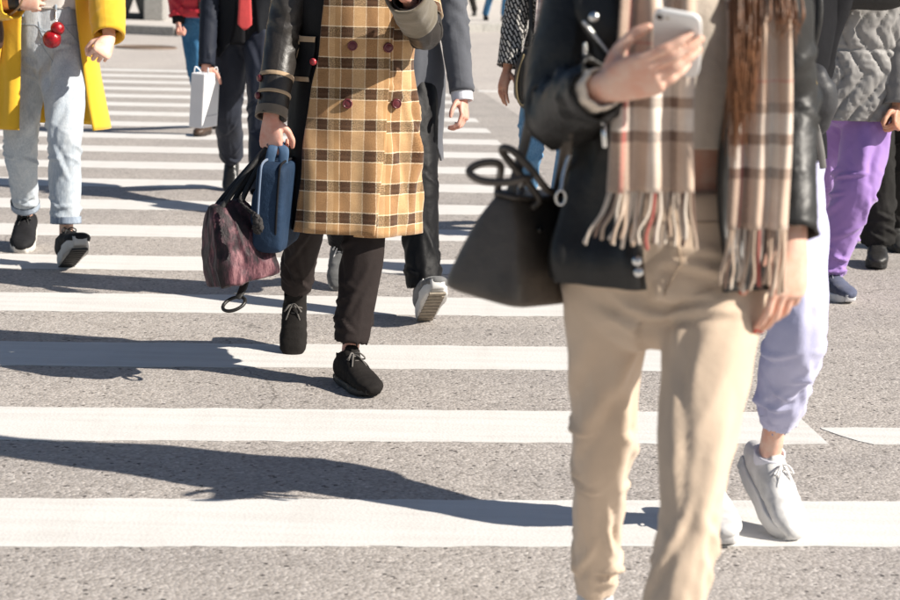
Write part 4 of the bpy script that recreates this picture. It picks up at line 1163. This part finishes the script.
vq, uv, _ = sleeve([(wr - u * .16, .066), (wr - u * .08, .068), (wr + u * .02, .066)], C.Z, 32, 8, sleeve_folds(.004, .05, .1, 5)); C.add('turned_cuff', vq, fabric('olive_lining', (.17, .145, .105), .75), plsl['l'], uv)
vq, uv, _ = sleeve([(el - unit(el - C.sh['l']) * .12, .07), (el - unit(el - C.sh['l']) * .05, .0705)], C.F, 32, 6); C.add('sleeve_strap', vq, pl, plsl['l'], uv)
# pocket flaps with plaid edge
for sg, a_c in ((-1, -62),):
    sc = [(C.at(h, f), rx + .006, ry + .006) for h, rx, ry, f in [coat_secs[2], coat_secs[3], coat_secs[4]]]
    def sub(h0, h1, a0, a1, off, mt, nm, par):
        S_ = []
        for h in np.linspace(h0, h1, 4):
            S_.append((C.at(h, np.interp(h, [q[0] for q in coat_secs], [q[3] for q in coat_secs])), np.interp(h, [q[0] for q in coat_secs], [q[1] for q in coat_secs]) + off, np.interp(h, [q[0] for q in coat_secs], [q[2] for q in coat_secs]) + off))
        vq, uv = shell(S_, C.L, C.F, a0, a1, 10, 4, None, 2.3); o = C.add(nm, vq, mt, par, uv); solid(o, .006, 1); return o
    fl = sub(.05, .185, lin(-70, -58), lin(-40, -34), .010, coat_black, 'pocket_flap', ct)
    sub(.04, .055, lin(-71, -70), lin(-39, -40), .013, tan_trim, 'flap_trim', fl); sub(.05, .19, lin(-71, -59), lin(-68, -56), .013, tan_trim, 'flap_trim', fl)
    sub(.17, .188, lin(-59, -58), lin(-35, -34), .013, tan_trim, 'flap_trim', fl)
    C.surf_btn('flap_button', N(P(313.5, 61.5, 6.262)), C.F - C.L * .9, .0125, red_b, fl, .008)

# ---- the blue laptop bag and the burgundy bag in her right hand
gp = N(P(271, 117, 6.2)) + N((.0, .012, -.095))          # grip centre
lb_c = N(P(279, 203, 6.24)); lb = Obj('laptop_bag', lb_c - N((0, 0, .16)), 'blue fabric laptop bag hanging from the hand of the plaid coat woman', 'bag')
blue = fabric('blue_nylon', (.014, .032, .066), .75, .25, 420, .6, 0); blue2 = fabric('pale_blue_piping', (.16, .21, .3), .6)
LM = Matrix.Translation(V(lb_c)) @ Matrix.Rotation(R(84), 4, 'Z') @ Matrix.Rotation(R(3), 4, 'X')
XL = lambda p: N(LM @ V(p))
lb.add('bag_body', xf(remesh([stroke([((0, -.047, 0), .17, .13), ((0, -.04, 0), .185, .142), ((0, 0, 0), .19, .147), ((0, .04, 0), .185, .142), ((0, .047, 0), .17, .13)], xd=(1, 0, 0), n=4, nu=48, ex=9, ends=('f', 'f'))], .006, 1), LM), blue)
pk = lb.add('front_pocket', xf(remesh([stroke([((0, .044, -.035), .155, .095), ((0, .06, -.035), .15, .09), ((0, .064, -.035), .14, .08)], xd=(1, 0, 0), n=3, nu=32, ex=6, ends=('f', 'f'))], .006, 2), LM), blue)
for yy in (-.03, .03):
    pts = [XL((.17, yy, -.12)), XL((.188, yy, -.05)), XL((.187, yy, .1)), XL((.16, yy, .146)), XL((0, yy, .15)), XL((-.16, yy, .146)), XL((-.187, yy, .1)), XL((-.188, yy, -.05)), XL((-.17, yy, -.12))]
    lb.add('zip', loop(pts, .004, 5, 8), blue2 if yy > 0 else BLACK_CLOTH)
for yy in (-.022, .022):
    lb.add('handle', stroke([(XL((-.09, yy, .145)), .016, .004), (XL((-.075, yy * .8, .19)), .016, .004), (gp + N((.004, .03, .006)), .013, .006), (gp + N((.004, -.03, .006)), .013, .006), (XL((.075, yy * .8, .19)), .016, .004), (XL((.09, yy, .145)), .016, .004)], xd=(1, 0, 0), n=6, nu=10), fabric('blue_webbing', (.06, .11, .19), .6, .15, 600, .2, 0))
bb_c = N(P(234, 237, 6.12)); pb = Obj('carry_bag', bb_c - N((0, 0, .17)), 'burgundy crushed velvet bag with black handles beside the blue laptop bag', 'bag')
mt, ns, ls, b = nodes('burgundy_velvet')
v1 = coord(ns, ls, (1, 1, .28)); nz = noise_n(ns, ls, v1, 26, 6, .7); nz2 = noise_n(ns, ls, coord(ns, ls, (1, 1, .5)), 8, 3)
c = ramp_n(ns, ls, math_n(ns, ls, 'ADD', math_n(ns, ls, 'MULTIPLY', nz, .7), math_n(ns, ls, 'MULTIPLY', nz2, .3)), [(.45, (.008, .004, .006)), (.51, (.03, .010, .016)), (.565, (.11, .04, .052)), (.66, (.32, .16, .17))])
ls.new(c, b.inputs['Base Color']); b.inputs['Roughness'].default_value = .55; b.inputs['Sheen Weight'].default_value = .1; b.inputs['Specular IOR Level'].default_value = .3; bump_n(ns, ls, b, nz, .6, .01)
velvet = mt
TM = Matrix.Translation(V(bb_c)) @ Matrix.Scale(.76, 4) @ Matrix.Rotation(R(-13), 4, 'Y') @ Matrix.Rotation(R(32), 4, 'Z')
v, q = remesh([stroke([((0, 0, -.19), .13, .10), ((0, 0, -.175), .142, .11), ((0, 0, -.08), .136, .104), ((0, 0, .05), .112, .078), ((0, 0, .13), .088, .045), ((0, 0, .155), .075, .03)], xd=(1, 0, 0), n=5, nu=44, ex=7, ends=('f', 'f'))], .006, 2)
n = vnormals(v, q); aa_ = np.arctan2(v[:, 1], v[:, 0]); v = v + n * (.0045 * ridged(st(aa_ * 3.2, v[:, 2] * 5, v[:, 2] * 0 + 2), 3) + .004 * vnoise(v * 25, 4))[:, None]
pb.add('bag_body', xf((v, q), TM), velvet)
XB = lambda p: N(TM @ V(p))
for sx in (-1, 1):
    pb.add('handle', stroke([(XB((-.06, .03 * sx, .06)), .009, .004), (XB((-.05, .035 * sx, .13)), .009, .004), (gp + N((-.006, .02 * sx, .0)), .009, .005), (XB((.05, .04 * sx, .14)), .009, .004), (XB((.06, .045 * sx, .06)), .009, .004)], xd=(1, .3, 0), n=7, nu=10), BLACK_LEATHER)
ch = N(P(258, 226, 5.98)); v, q = remesh([ellipsoid(ch, (.018, .017, .03)), ellipsoid(ch + N((-.006, 0, .026)), (.013, .012, .015)), stroke([(ch + N((0, 0, .03)), .006), (N(P(243, 205, 6.02)), .006), (N(P(240, 196, 6.04)), .005)], n=3, nu=8)], .005, 2)
pb.add('fur_charm', (v + .004 * rng.normal(size=v.shape) * .5, q), fabric('grey_fur', (.045, .042, .042), .9, .5, 200, .8))
tl = N(P(243, 281, 6.1)); 
pb.add('strap_end', stroke([(N(P(247, 274, 6.12)), .013, .004), (N(P(243, 288, 6.1)), .013, .004), (N(P(238, 298, 6.08)), .01, .004)], xd=(1, 0, 0), n=4, nu=10), BLACK_LEATHER)
lc = N(P(234, 304, 6.07)); pb.add('strap_loop', stroke([(lc + N((.036 * math.cos(t), .03 * math.sin(t) , .016 * math.sin(t) + .01 * math.cos(t))), .006, .006) for t in np.linspace(.3, 6.58, 13)], xd=(0, 0, 1), n=3, nu=8), BLACK_LEATHER)

# ================================================================== man in grey coat behind the plaid coat
D = Person('man in slate grey coat and black trousers stepping out behind the plaid coat', -.2, 7.65, yaw=-87, S=1.06, hip=(P(387, 70, 7.66).x, 7.66, .985), skin=SK_ROSE,
           feet={'l': (G(424, 321), 'heel', -36, 12), 'r': (G(338, 290), 'toe', 38, -6)},
           hands={'l': dict(wrist=P(462, 96, 7.52), n=(-.9, .4, 0), curls=[(25, 45, 25), (30, 50, 28), (34, 52, 30), (38, 52, 30)], scale=.88), 'r': dict(swing=.1)})
D.trousers(fabric('black_trouser', (.010, .010, .011), .5, .2, 700, .2, .05), r=(.1, .088, .073, .068, .062), cuff=.95, amp=.0055, seed=41, pleat=.006)
sneak_sole = simple('taupe_rubber', (.26, .22, .17), .75, nscale=60, var=.25, bump=.3); grey_up = fabric('grey_white_sneaker', (.12, .12, .12), .7, .6, 300, .3)
D.shoes('low', simple('white_midsole', (.6, .59, .57), .6), grey_up, white_lace, sole_h=.036, bulk=1.12, rim=sneak_sole)
slate = fabric('slate_wool', (.085, .09, .105), .85, .08, 600, .25, .2)
dsec = [(-.37, .222, .165, .0), (-.2, .212, .158, .0), (-.03, .205, .15, 0), (.13, .192, .14, 0), (.28, .202, .146, .005), (.39, .208, .132, 0), (.455, .182, .1, -.005), (.505, .095, .08, -.005), (.53, .08, .075, 0)]
S_ = [(D.at(h, f), rx * D.S, ry * D.S) for h, rx, ry, f in dsec]
cut = lambda t: np.interp(t, [0, .045, .09, .13, .18, .7, 1], [74, 52, 28, 12, 4, 4, 25])
vq, uv = shell(S_, D.L, D.F, lambda t: cut(t), lambda t: 360 - cut(t), 80, 9, coat_folds(.005, 43))
dc = D.add('coat', vq, slate, None, uv); solid(dc, .008, -1)
D.sleeves(slate, r=(.08, .062, .055, .05, .046), cuff=-.015, amp=.0065, seed=44)
wh_cot = fabric('white_cotton', (.74, .75, .8), .85, .04)
for k in 'l':
    u = unit(D.wr[k] - D.el[k]); vq, uv, _ = sleeve([(D.wr[k] - u * .06, .043), (D.wr[k] - u * .01, .043), (D.wr[k] + u * .022, .042)], D.F, 28, 4); D.add('shirt_cuff', vq, wh_cot, None, uv)
D.jacket(wh_cot, torso(1.0, 0.0, .0, [(.02, .17, .125, 0)]), name='shirt')
for h, l in ((.02, .055), (.16, .035)): D.surf_btn('button', D.at(h, .152, l), D.F + D.L * .2, .011, BLACK_CLOTH, dc)

# ================================================================== woman in yellow coat
Y_ = Person('woman in open yellow coat and light blue jeans at the left edge', -1.86, 8.58, yaw=-86, S=1.075, hip=(P(44, 30, 8.6).x, 8.6, 1.0), lean=1, skin=SK_FAIR, hair='long', hair_mat=M_HAIR_BROWN,
            feet={'l': (G(66, 267), 'heel', -26, 22), 'r': (G(21, 252), 'toe', 12, 0)},
            hands={'l': dict(wrist=P(109, 37, 8.36), d=(-.25, -.75, -.75), n=(-.5, .3, -.6), curls=FIST, voxel=.003, thumb=((.6, .6, .45), (.7, .1, .7), (.5, -.5, .6))),
                   'r': dict(wrist=P(14, 2, 8.24), elbow=P(-28, 6, 8.42), d=(1, -.1, .12), n=(0, 1, -.2), curls=GRIP)})
jean = denim('light_blue_denim', (.33, .39, .46), (.56, .59, .61))
ty_ = Y_.trousers(jean, waist=.13, hip=(.172, .125), r=(.098, .088, .07, .064, .058), cuff=.79, amp=.006, seed=51)
jh = []
for k in 'lr':
    u = unit(Y_.ank[k] - Y_.knee[k]); e = Y_.knee[k] + (Y_.ank[k] - Y_.knee[k]) * .79
    vq, uv, _ = sleeve([(e - u * .02, .0665), (e + u * .012, .067)], Y_.L, 40, 4, lambda l, a, g: .0025 * vnoise(st(np.cos(a) * 9, np.sin(a) * 9, l * 0), 3)); Y_.add('frayed_hem', vq, denim('hem_denim', (.16, .2, .27), (.4, .46, .54)), None, uv)
st_ = denim('seam_denim', (.2, .25, .31), (.34, .4, .46))
Y_.trouser_seams(ty_, st_)
bel = [loop([Y_.at(.132, .118 - abs(x) * .1, x), Y_.at(.11, .124 - abs(x) * .1, x), Y_.at(.088, .126 - abs(x) * .1, x)], .006, 3, 8) for x in (-.07, .065)]
for q_ in bel: Y_.add('belt_loop', q_, st_)
blk_up = fabric('black_mesh_sneaker', (.018, .018, .02), .7, .3, 300, .3)
Y_.shoes('low', simple('pale_rubber', (.55, .53, .5), .6, nscale=15), blk_up, fabric('dark_lace', (.05, .05, .05)), sole_h=.038, bulk=1.1, rim=simple('black_tread', (.025, .025, .025), .7), size=1.1)
yel = fabric('yellow_wool', (.74, .43, .03), .85, .05, 500, .2, .25)
Y_.jacket(fabric('white_tee', (.72, .69, .66)), torso(.96, 0, .13, [(.125, .15, .114, 0), (.14, .15, .115, 0)]), name='t_shirt', folds=coat_folds(.005, 61))
ysec = [(-.375, .275, .19, .0), (-.2, .245, .178, .0), (-.03, .222, .165, 0), (.13, .205, .15, 0), (.28, .21, .152, .005), (.39, .212, .138, 0), (.455, .186, .105, -.005), (.505, .1, .085, -.005), (.53, .085, .078, 0)]
S_ = [(Y_.at(h, f), rx * Y_.S, ry * Y_.S) for h, rx, ry, f in ysec]
vq, uv = shell(S_, Y_.L, Y_.F, lambda t: np.interp(t, [0, .5, 1], [49, 42, 28]), lambda t: 360 + np.interp(t, [0, .5, 1], [-14, -19, -26]), 80, 9, coat_folds(.007, 63, 4))
yc = Y_.add('coat', vq, yel, None, uv); solid(yc, .009, -1)
Y_.sleeves(yel, r=(.088, .08, .076, .072, .064), cuff=-.005, amp=.007, seed=64)
Y_.add('wrist_watch', sleeve([(N(P(17, 2.5, 8.24)), .036), (N(P(21, 2.3, 8.24)), .036)], (0, 0, 1), 24, 4)[0], BLACK_LEATHER)
Y_.add('hip_pocket', stroke([(Y_.at(-.02, .128, -.19), .045, .008), (Y_.at(-.1, .14, -.205), .045, .008)], xd=Y_.L, n=3, nu=12, ex=5, ends=('f', 'f')), yel, yc)
kr = Obj('pompom_charm', P(52, 46, 8.36), 'two shiny red berry charms clipped to the belt loop of the light jeans', 'charm')
redm = simple('red_lacquer', (.30, .006, .012), .25, nscale=40, var=.5, bump=.5)
for c_, r_ in (((52, 39), .040), ((57.5, 28.5), .030)):
    cc = N(P(c_[0], c_[1], 8.385)); v, q = ellipsoid(cc, (r_, r_, r_), nu=28, nv=18); v = v + (v - cc) * (.05 * vnoise(v * 55, 4))[:, None]; kr.add('berry', (v, q), redm)
kr.add('ring', loop([N(P(56, 10, 8.42)), N(P(56, 18, 8.4)), N(P(57, 24, 8.39))], .004, 3, 8), SILVER)
ys = Obj('purse', P(-4, 60, 8.3), 'dark purse on a thin strap at the far left against the yellow coat', 'purse')
pc2 = N(P(-9, 33, 8.32)); ys.add('purse_body', remesh([stroke([(pc2 + N((0, 0, -.05)), .05, .03), (pc2, .055, .035), (pc2 + N((0, 0, .05)), .05, .025)], xd=(1, 0, 0), n=4, nu=20, ex=4)], .006, 2), leather('brown_purse', (.06, .03, .02)))
ys.add('strap', loop([pc2 + N((0, 0, .05)), N(P(-2, 21, 8.3)), N(P(12, 13, 8.22)), N(P(20, 5, 8.2)), N(P(24, -8, 8.2))], .0045, 5, 8), leather('tan_strap', (.25, .15, .08)))

# ================================================================== man in suit
U = Person('man in navy suit with a red tie carrying a white bag', -1.18, 10.95, yaw=-88, S=1.05, hip=(P(247, 40, 10.97).x, 10.97, .985), shw=.155, skin=SK_ROSE,
           feet={'r': (G(229, 191), 'toe', 42, -4), 'l': (G(262, 214), 'heel', -15, 4)}, hands={'r': dict(wrist=P(206.5, 64, 10.78), d=(-.02, -.05, -1), n=(.4, .9, 0), curls=GRIP), 'l': dict(swing=-.1)})
navy = fabric('navy_suiting', (.022, .026, .038), .6, .12, 700, .2, .15); blackwool = fabric('black_suiting', (.010, .011, .014), .6, .12, 700, .2, .1)
U.trousers(fabric('navy_trouser', (.028, .032, .045), .55, .12, 700, .2, .15), r=(.108, .098, .08, .074, .068), cuff=.97, amp=.006, seed=71, pleat=.007)
U.shoes('low', simple('black_sole', (.015, .015, .015), .5), leather('black_shoe', (.012, .012, .012), .3), None, sole_h=.02)
usec = [(-.17, .205, .155, .0), (-.05, .2, .15, 0), (.13, .185, .138, 0), (.28, .2, .145, .005), (.39, .208, .132, 0), (.455, .182, .1, -.005), (.505, .095, .08, -.005), (.53, .08, .075, 0)]
S_ = [(U.at(h, f), rx * U.S, ry * U.S) for h, rx, ry, f in usec]
cutu = lambda t: np.interp(t, [0, .08, .2, .35, .6, 1], [40, 22, 14, 10, 20, 30])
vq, uv = shell(S_, U.L, U.F, cutu, lambda t: 360 - cutu(t), 70, 8, coat_folds(.005, 73)); uj = U.add('jacket', vq, blackwool, None, uv); solid(uj, .008, -1)
U.sleeves(navy, r=(.075, .06, .053, .05, .047), cuff=.012, amp=.006, seed=74)
U.jacket(fabric('pale_blue_shirt', (.45, .52, .66)), torso(1.0, 0.0, .05, [(.06, .165, .122, 0)]), name='shirt')
U.jacket(fabric('black_waistcoat', (.012, .012, .014), .7), torso(1.0, .008, -.02, [(-.1, .185, .138, 0)])[:5], name='waistcoat')
tie = [U.at(.5, .09), U.at(.43, .122), U.at(.3, .152), U.at(.18, .152), U.at(.06, .158), U.at(-.02, .162)]
vq, uv, g = strip(tie, .08, U.L, U.F, 7, 5, lambda u, l: .005 - 1.5 * u * u, ([0, .15, .85, .93, 1], [.35, .45, 1, 1, .1])); solid(U.add('tie', vq, fabric('red_silk', (.62, .07, .07), .5), None, uv), .004)
wb_c = N(P(204.5, 99, 10.75)); wb = Obj('carrier_bag', wb_c - N((0, 0, .16)), 'white paper carrier bag in the hand of the suited man', 'bag')
wm = Matrix.Translation(V(wb_c)) @ Matrix.Rotation(R(72), 4, 'Z') @ Matrix.Rotation(R(3), 4, 'X')
wp = simple('white_paper', (.74, .74, .76), .6, nscale=6, var=.04, bump=.2)
vq = join([box_parts(-.10, .10, -.042, .042, -.155, .15)]); o = wb.add('bag_body', xf(vq, wm), wp, smooth=False); bevel(o, .006)
wb.add('fold_crease', xf(join([box_parts(.1005, .102, -.002, .002, -.15, .148), box_parts(-.095, .095, -.0445, -.0425, -.09, -.087)]), wm), simple('grey_crease', (.5, .5, .53), .7), smooth=False)
gw = U.wr['r'] + N((0, .01, -.09)); XW = lambda p: N(wm @ V(p))
for yy in (-.045, .045): wb.add('handle', loop([XW((-.06, yy, .145)), XW((-.05, yy * .8, .18)), gw + N((0, .03, 0)), gw + N((0, -.03, 0)), XW((.05, yy * .8, .18)), XW((.06, yy, .145))], .004, 5, 8), wp)

# ================================================================== man in red puffer jacket
Rm = Person('person in red puffer jacket, blue jeans and brown boots behind the suited man', -1.93, 14.4, yaw=-95, S=1.03, hip=(P(204, 10, 14.45).x, 14.45, .965), skin=SK_ROSE,
            feet={'r': (G(197, 137), 'flat', 0, -8), 'l': (G(217, 129), 'toe', 22, 4)}, hands={'r': dict(wrist=P(178.5, 21, 14.35), curls=FIST), 'l': dict(swing=-.08)}, voxel=.014)
Rm.trousers(denim('mid_blue_denim', (.012, .07, .16), (.06, .17, .30)), r=(.098, .084, .068, .06, .055), cuff=.9, amp=.007, seed=81, voxel=.011)
Rm.shoes('boot', simple('brown_sole', (.03, .02, .015), .6), leather('brown_boot', (.055, .032, .02)), None, sole_h=.025)
def puff(amp, per):
    return lambda A, h, g: amp * np.abs(np.sin(h / per * math.pi)) ** .6 - amp * .5 + amp * .35 * ridged(st(np.sin(A) * 9, h * 40, np.cos(A) * 9), 4)
redn = fabric('red_nylon', (.42, .022, .035), .38, .12, 500, .2, .1)
rsec = [(-.06, .185, .14, 0), (-.03, .21, .16, 0), (.13, .215, .165, 0), (.28, .22, .165, .005), (.39, .215, .145, 0), (.455, .19, .105, -.005), (.505, .105, .09, -.005), (.54, .095, .085, 0)]
S_ = [(Rm.at(h, f), rx * Rm.S, ry * Rm.S) for h, rx, ry, f in rsec]; vq, uv = shell(S_, Rm.L, Rm.F, lambda t: 0, lambda t: 360, 60, 12, puff(.022, .085))
rj = Rm.add('jacket', vq, redn, None, uv); solid(rj, .01, -1)
Rm.sleeves(redn, r=(.095, .088, .082, .075, .06), cuff=-.03, amp=.012, seed=84)
for k in 'lr':
    u = unit(Rm.wr[k] - Rm.el[k]); vq, uv, _ = sleeve([(Rm.wr[k] - u * .05, .05), (Rm.wr[k] + u * .015, .045)], Rm.F, 24, 4); Rm.add('ribbed_cuff', vq, BLACK_CLOTH, None, uv)
Rm.add('front_zip', loop([Rm.at(-.05, .165), Rm.at(.13, .18), Rm.at(.3, .18), Rm.at(.42, .14)], .006, 5, 8), BLACK_CLOTH, rj)

# ================================================================== woman with black and white sleeve
B = Person('woman in black and white patterned top and blue jeans behind the leather jacket', .5, 9.9, yaw=-90, S=1.0, hip=(P(561, 60, 9.92).x, 9.92, .93), skin=SK_MID, hair='long',
           feet={'l': ((.56, 9.6, 0), 'flat', 0, 5), 'r': ((.38, 10.0, 0), 'toe', 30, -3)}, hands={'r': dict(wrist=P(507, 70, 9.78), d=P(497, 112, 9.7) - P(507, 70, 9.78), n=(.75, .6, 0), curls=[(10, 18, 10), (12, 20, 12), (14, 22, 12), (16, 24, 14)]), 'l': dict(swing=-.1)})
B.trousers(denim('bright_blue_denim', (.05, .17, .33), (.22, .40, .60)), r=(.096, .085, .066, .058, .054), cuff=.9, amp=.006, seed=91)
B.shoes('low', white_sole, leather('tan_shoe', (.3, .2, .12)), None, sole_h=.022)
mt, ns, ls, b = nodes('black_white_weave')
uvn = ns.new('ShaderNodeUVMap'); uvn.uv_map = 'UVMap'; mp = ns.new('ShaderNodeMapping'); mp.inputs['Rotation'].default_value = (0, 0, R(52)); mp.inputs['Scale'].default_value = (30, 30, 30); ls.new(uvn.outputs[0], mp.inputs[0])
br = ns.new('ShaderNodeTexBrick'); br.inputs['Color1'].default_value = (.62, .6, .56, 1); br.inputs['Color2'].default_value = (.55, .53, .5, 1); br.inputs['Mortar'].default_value = (.012, .012, .014, 1)
br.inputs['Mortar Size'].default_value = .16; br.inputs['Brick Width'].default_value = 1.35; br.inputs['Row Height'].default_value = .55; br.inputs['Scale'].default_value = 1
ls.new(mp.outputs[0], br.inputs['Vector']); ls.new(br.outputs[0], b.inputs['Base Color']); b.inputs['Roughness'].default_value = .8
B.jacket(mt, torso(1.0, .012, -.02, [(-.06, .2, .15, 0)]), name='top', folds=coat_folds(.006, 93))
B.sleeves(mt, r=(.08, .07, .066, .062, .058), cuff=-.02, amp=.006, seed=94)
vq, uv, g = strip([B.at(.52, .08, -.08), B.at(.4, .15, -.09), B.at(.25, .18, -.09), B.at(.1, .18, -.095)], .11, B.L, B.F, 14, 8, lambda u, l: .012 * np.cos(u * 90) + .004); bs = B.add('scarf', vq, plaid('pink_white_scarf', .05, [(0, (.7, .62, .58)), (.5, (.45, .3, .28)), (.7, (.75, .7, .66))], .06, [(0, (.7, .6, .56)), (.6, (.3, .2, .2))]), None, uv); solid(bs, .004)
bbg = Obj('shoulder_bag', P(522, 105, 9.7), 'black bag with gold edge hanging beside the patterned black and white sleeve', 'bag')
c_ = N(P(526, 78, 9.72)); bbg.add('bag_body', remesh([stroke([(c_ + N((0, 0, -.12)), .035, .08), (c_ + N((0, 0, -.08)), .06, .11), (c_ + N((0, 0, .06)), .055, .11), (c_ + N((.01, 0, .13)), .03, .09)], xd=(1, 0, 0), n=5, nu=24, ex=3)], .008, 2), BLACK_LEATHER)
bbg.add('edge_piping', loop([c_ + N((-.02, -.09, .12)), c_ + N((-.05, -.10, .0)), c_ + N((-.045, -.10, -.09)), c_ + N((-.02, -.085, -.13)), c_ + N((.02, -.09, -.12))], .006, 5, 8), simple('dull_gold', (.2, .16, .09), .5, .4))
bbg.add('strap', stroke([(c_ + N((.01, 0, .12)), .012, .004), (N(P(531, 20, 9.74)), .012, .004), (N(P(530, -40, 9.8)), .012, .004)], xd=(1, 0, 0), n=5, nu=8), BLACK_LEATHER)

# ================================================================== person in grey quilted jacket and purple trousers
Q = Person('person in grey quilted jacket and bright purple trousers on the right', 1.66, 8.12, yaw=-84, S=1.0, hip=(P(853, 75, 8.12).x, 8.12, .935), skin=SK_MID, hair='long', hair_mat=M_HAIR_BLOND,
           feet={'l': (G(849, 304), 'flat', 0, 16), 'r': (G(824, 274), 'toe', 32, 4)}, hands={'l': dict(wrist=P(897, 106, 7.98), n=(-.8, .5, 0), curls=FIST), 'r': dict(swing=.0)})
tq_ = Q.trousers(fabric('purple_nylon', (.34, .20, .52), .6, .06, 600, .2, .3), waist=.1, hip=(.19, .145), r=(.108, .102, .088, .08, .066), cuff=.94, amp=.0085, seed=101, kz=(1.2, 1.4))
Q.shoes('low', simple('white_foam', (.68, .68, .7), .6), fabric('navy_sneaker', (.07, .08, .13), .7, .4, 200, .3), fabric('grey_blue_lace', (.35, .36, .42)), sole_h=.032, bulk=1.08)
def quilt(A, h, g):
    # zig-zag channels, one seam round the waist
    z = np.abs(((h * 2.6) % 1.0) - .5) * .22
    ph_ = (A * .19 + z) / .066
    ch_ = np.abs(np.sin(ph_ * math.pi)) ** .38
    sm_ = 1 - np.exp(-((h - .30) / .008) ** 2)
    return (.021 * ch_ - .009) * sm_ + .0035 * ridged(st(np.sin(A) * 14 + h * 20, h * 34, np.cos(A) * 14), 6)
qsec = [(-.165, .205, .16, 0), (-.1, .215, .168, 0), (.03, .212, .165, 0), (.14, .2, .155, 0), (.28, .205, .155, .005), (.39, .208, .138, 0), (.455, .186, .105, -.005), (.505, .105, .09, -.005), (.53, .09, .08, 0)]
S_ = [(Q.at(h, f), rx, ry) for h, rx, ry, f in qsec]; vq, uv = shell(S_, Q.L, Q.F, lambda t: -180, lambda t: 180, 220, 16, quilt)
gq = fabric('grey_quilted_nylon', (.27, .26, .252), .5, .06, 600, .15, .1)
qj = Q.add('quilted_jacket', vq, gq, None, uv); solid(qj, .01, -1)
Q.sleeves(fabric('grey_sleeve_nylon', (.2, .19, .185), .5), r=(.09, .08, .076, .07, .058), cuff=.0, amp=.009, seed=104)
fv = []
for i in range(120):
    a_ = N(P(rng.uniform(822, 842), rng.uniform(-30, 5), 7.93)); fv.append(lock(a_, a_ + N((rng.normal(0, .012), -.015, -.05)), a_ + N((rng.normal(-.01, .025), -.02 + rng.normal(0, .01), -.09 - rng.uniform(0, .05))), rng.uniform(.002, .0045)))
Q.add('hair_lock', join(fv), M_HAIR_BLOND, Q.hair)
qb = Obj('shoulder_bag', P(873, 8, 7.86), 'black bag held against the grey quilted jacket at the top right', 'bag')
c_ = N(P(874, -16, 7.86)); qb.add('bag_body', remesh([stroke([(c_ + N((-.12, 0, -.06)), .05, .035), (c_ + N((-.05, 0, -.04)), .065, .04), (c_ + N((.05, 0, -.04)), .065, .04), (c_ + N((.13, 0, -.03)), .05, .035)], xd=(0, 0, 1), n=5, nu=24)], .007, 2), BLACK_LEATHER)
qb.add('strap', stroke([(c_ + N((-.1, 0, 0)), .012, .004), (c_ + N((-.06, .02, .2)), .012, .004), (c_ + N((0, .12, .34)), .012, .004), (c_ + N((.08, .05, .2)), .012, .004), (c_ + N((.11, 0, .02)), .012, .004)], xd=(1, 0, 0), n=5, nu=8), BLACK_LEATHER)

# ================================================================== person in black at the right edge
K = Person('person in black trousers, jacket and shoes at the right edge behind the purple trousers', 2.16, 9.2, yaw=-92, S=1.05, hip=(P(888, 70, 9.22).x, 9.22, .98), skin=SK_MID,
           feet={'r': (G(876, 270), 'flat', 0, -10), 'l': (G(900, 253), 'toe', 14, 4)}, hands={'l': dict(swing=0), 'r': dict(swing=.0)})
K.trousers(fabric('washed_black', (.022, .021, .02), .8, .2, 600, .25), r=(.105, .098, .085, .082, .076), cuff=.97, amp=.009, seed=111)
K.shoes('low', simple('black_sole_b', (.02, .02, .02), .6), leather('black_shoe_b', (.02, .019, .018), .45), fabric('black_lace', (.02, .02, .02)), sole_h=.03, bulk=1.1)
K.jacket(BLACK_CLOTH, torso(1.05, .02, -.1, [(-.18, .215, .165, 0), (-.05, .21, .16, 0)]), folds=coat_folds(.006, 113)); K.sleeves(BLACK_CLOTH, seed=114)

# ================================================================== two people far off on the pavement
fa_ = N(G(497, 21, .125)); fb_ = N(G(463, 15.5, .125))
for c_, lab, tm, tn, sd_ in ((fa_, 'far person in blue jeans standing on the pale pavement at the top', denim('far_denim', (.03, .12, .26), (.1, .25, .42)), fabric('far_navy', (.03, .04, .08)), 1), (fb_, 'far person in dark trousers on the pavement left of the blue jeans', fabric('far_dark', (.035, .032, .03)), fabric('far_brown', (.1, .07, .05)), 2)):
    o = Person(lab, c_[0], c_[1], yaw=-70 if sd_ == 1 else -110, S=1.03, hip=(c_[0], c_[1], .125 + .955), skin=SK_MID, voxel=.018,
               feet={'l': (c_ + N((.23, -.1, 0)), 'flat', 0, 10), 'r': (c_ + N((-.21, .1, 0)), 'flat', 0, -10)}, hands={'l': dict(voxel=.005), 'r': dict(voxel=.005)})
    o.trousers(tm, r=(.1, .09, .075, .068, .064), cuff=.94, amp=.006, seed=120 + sd_, voxel=.014)
    o.shoes('low', simple('far_sole', (.03, .03, .03), .6), leather('far_shoe', (.02, .018, .018)), None)
    o.jacket(tn, torso(1.0, .015, -.05, [(-.12, .2, .15, 0)]), nu=40); o.sleeves(tn)
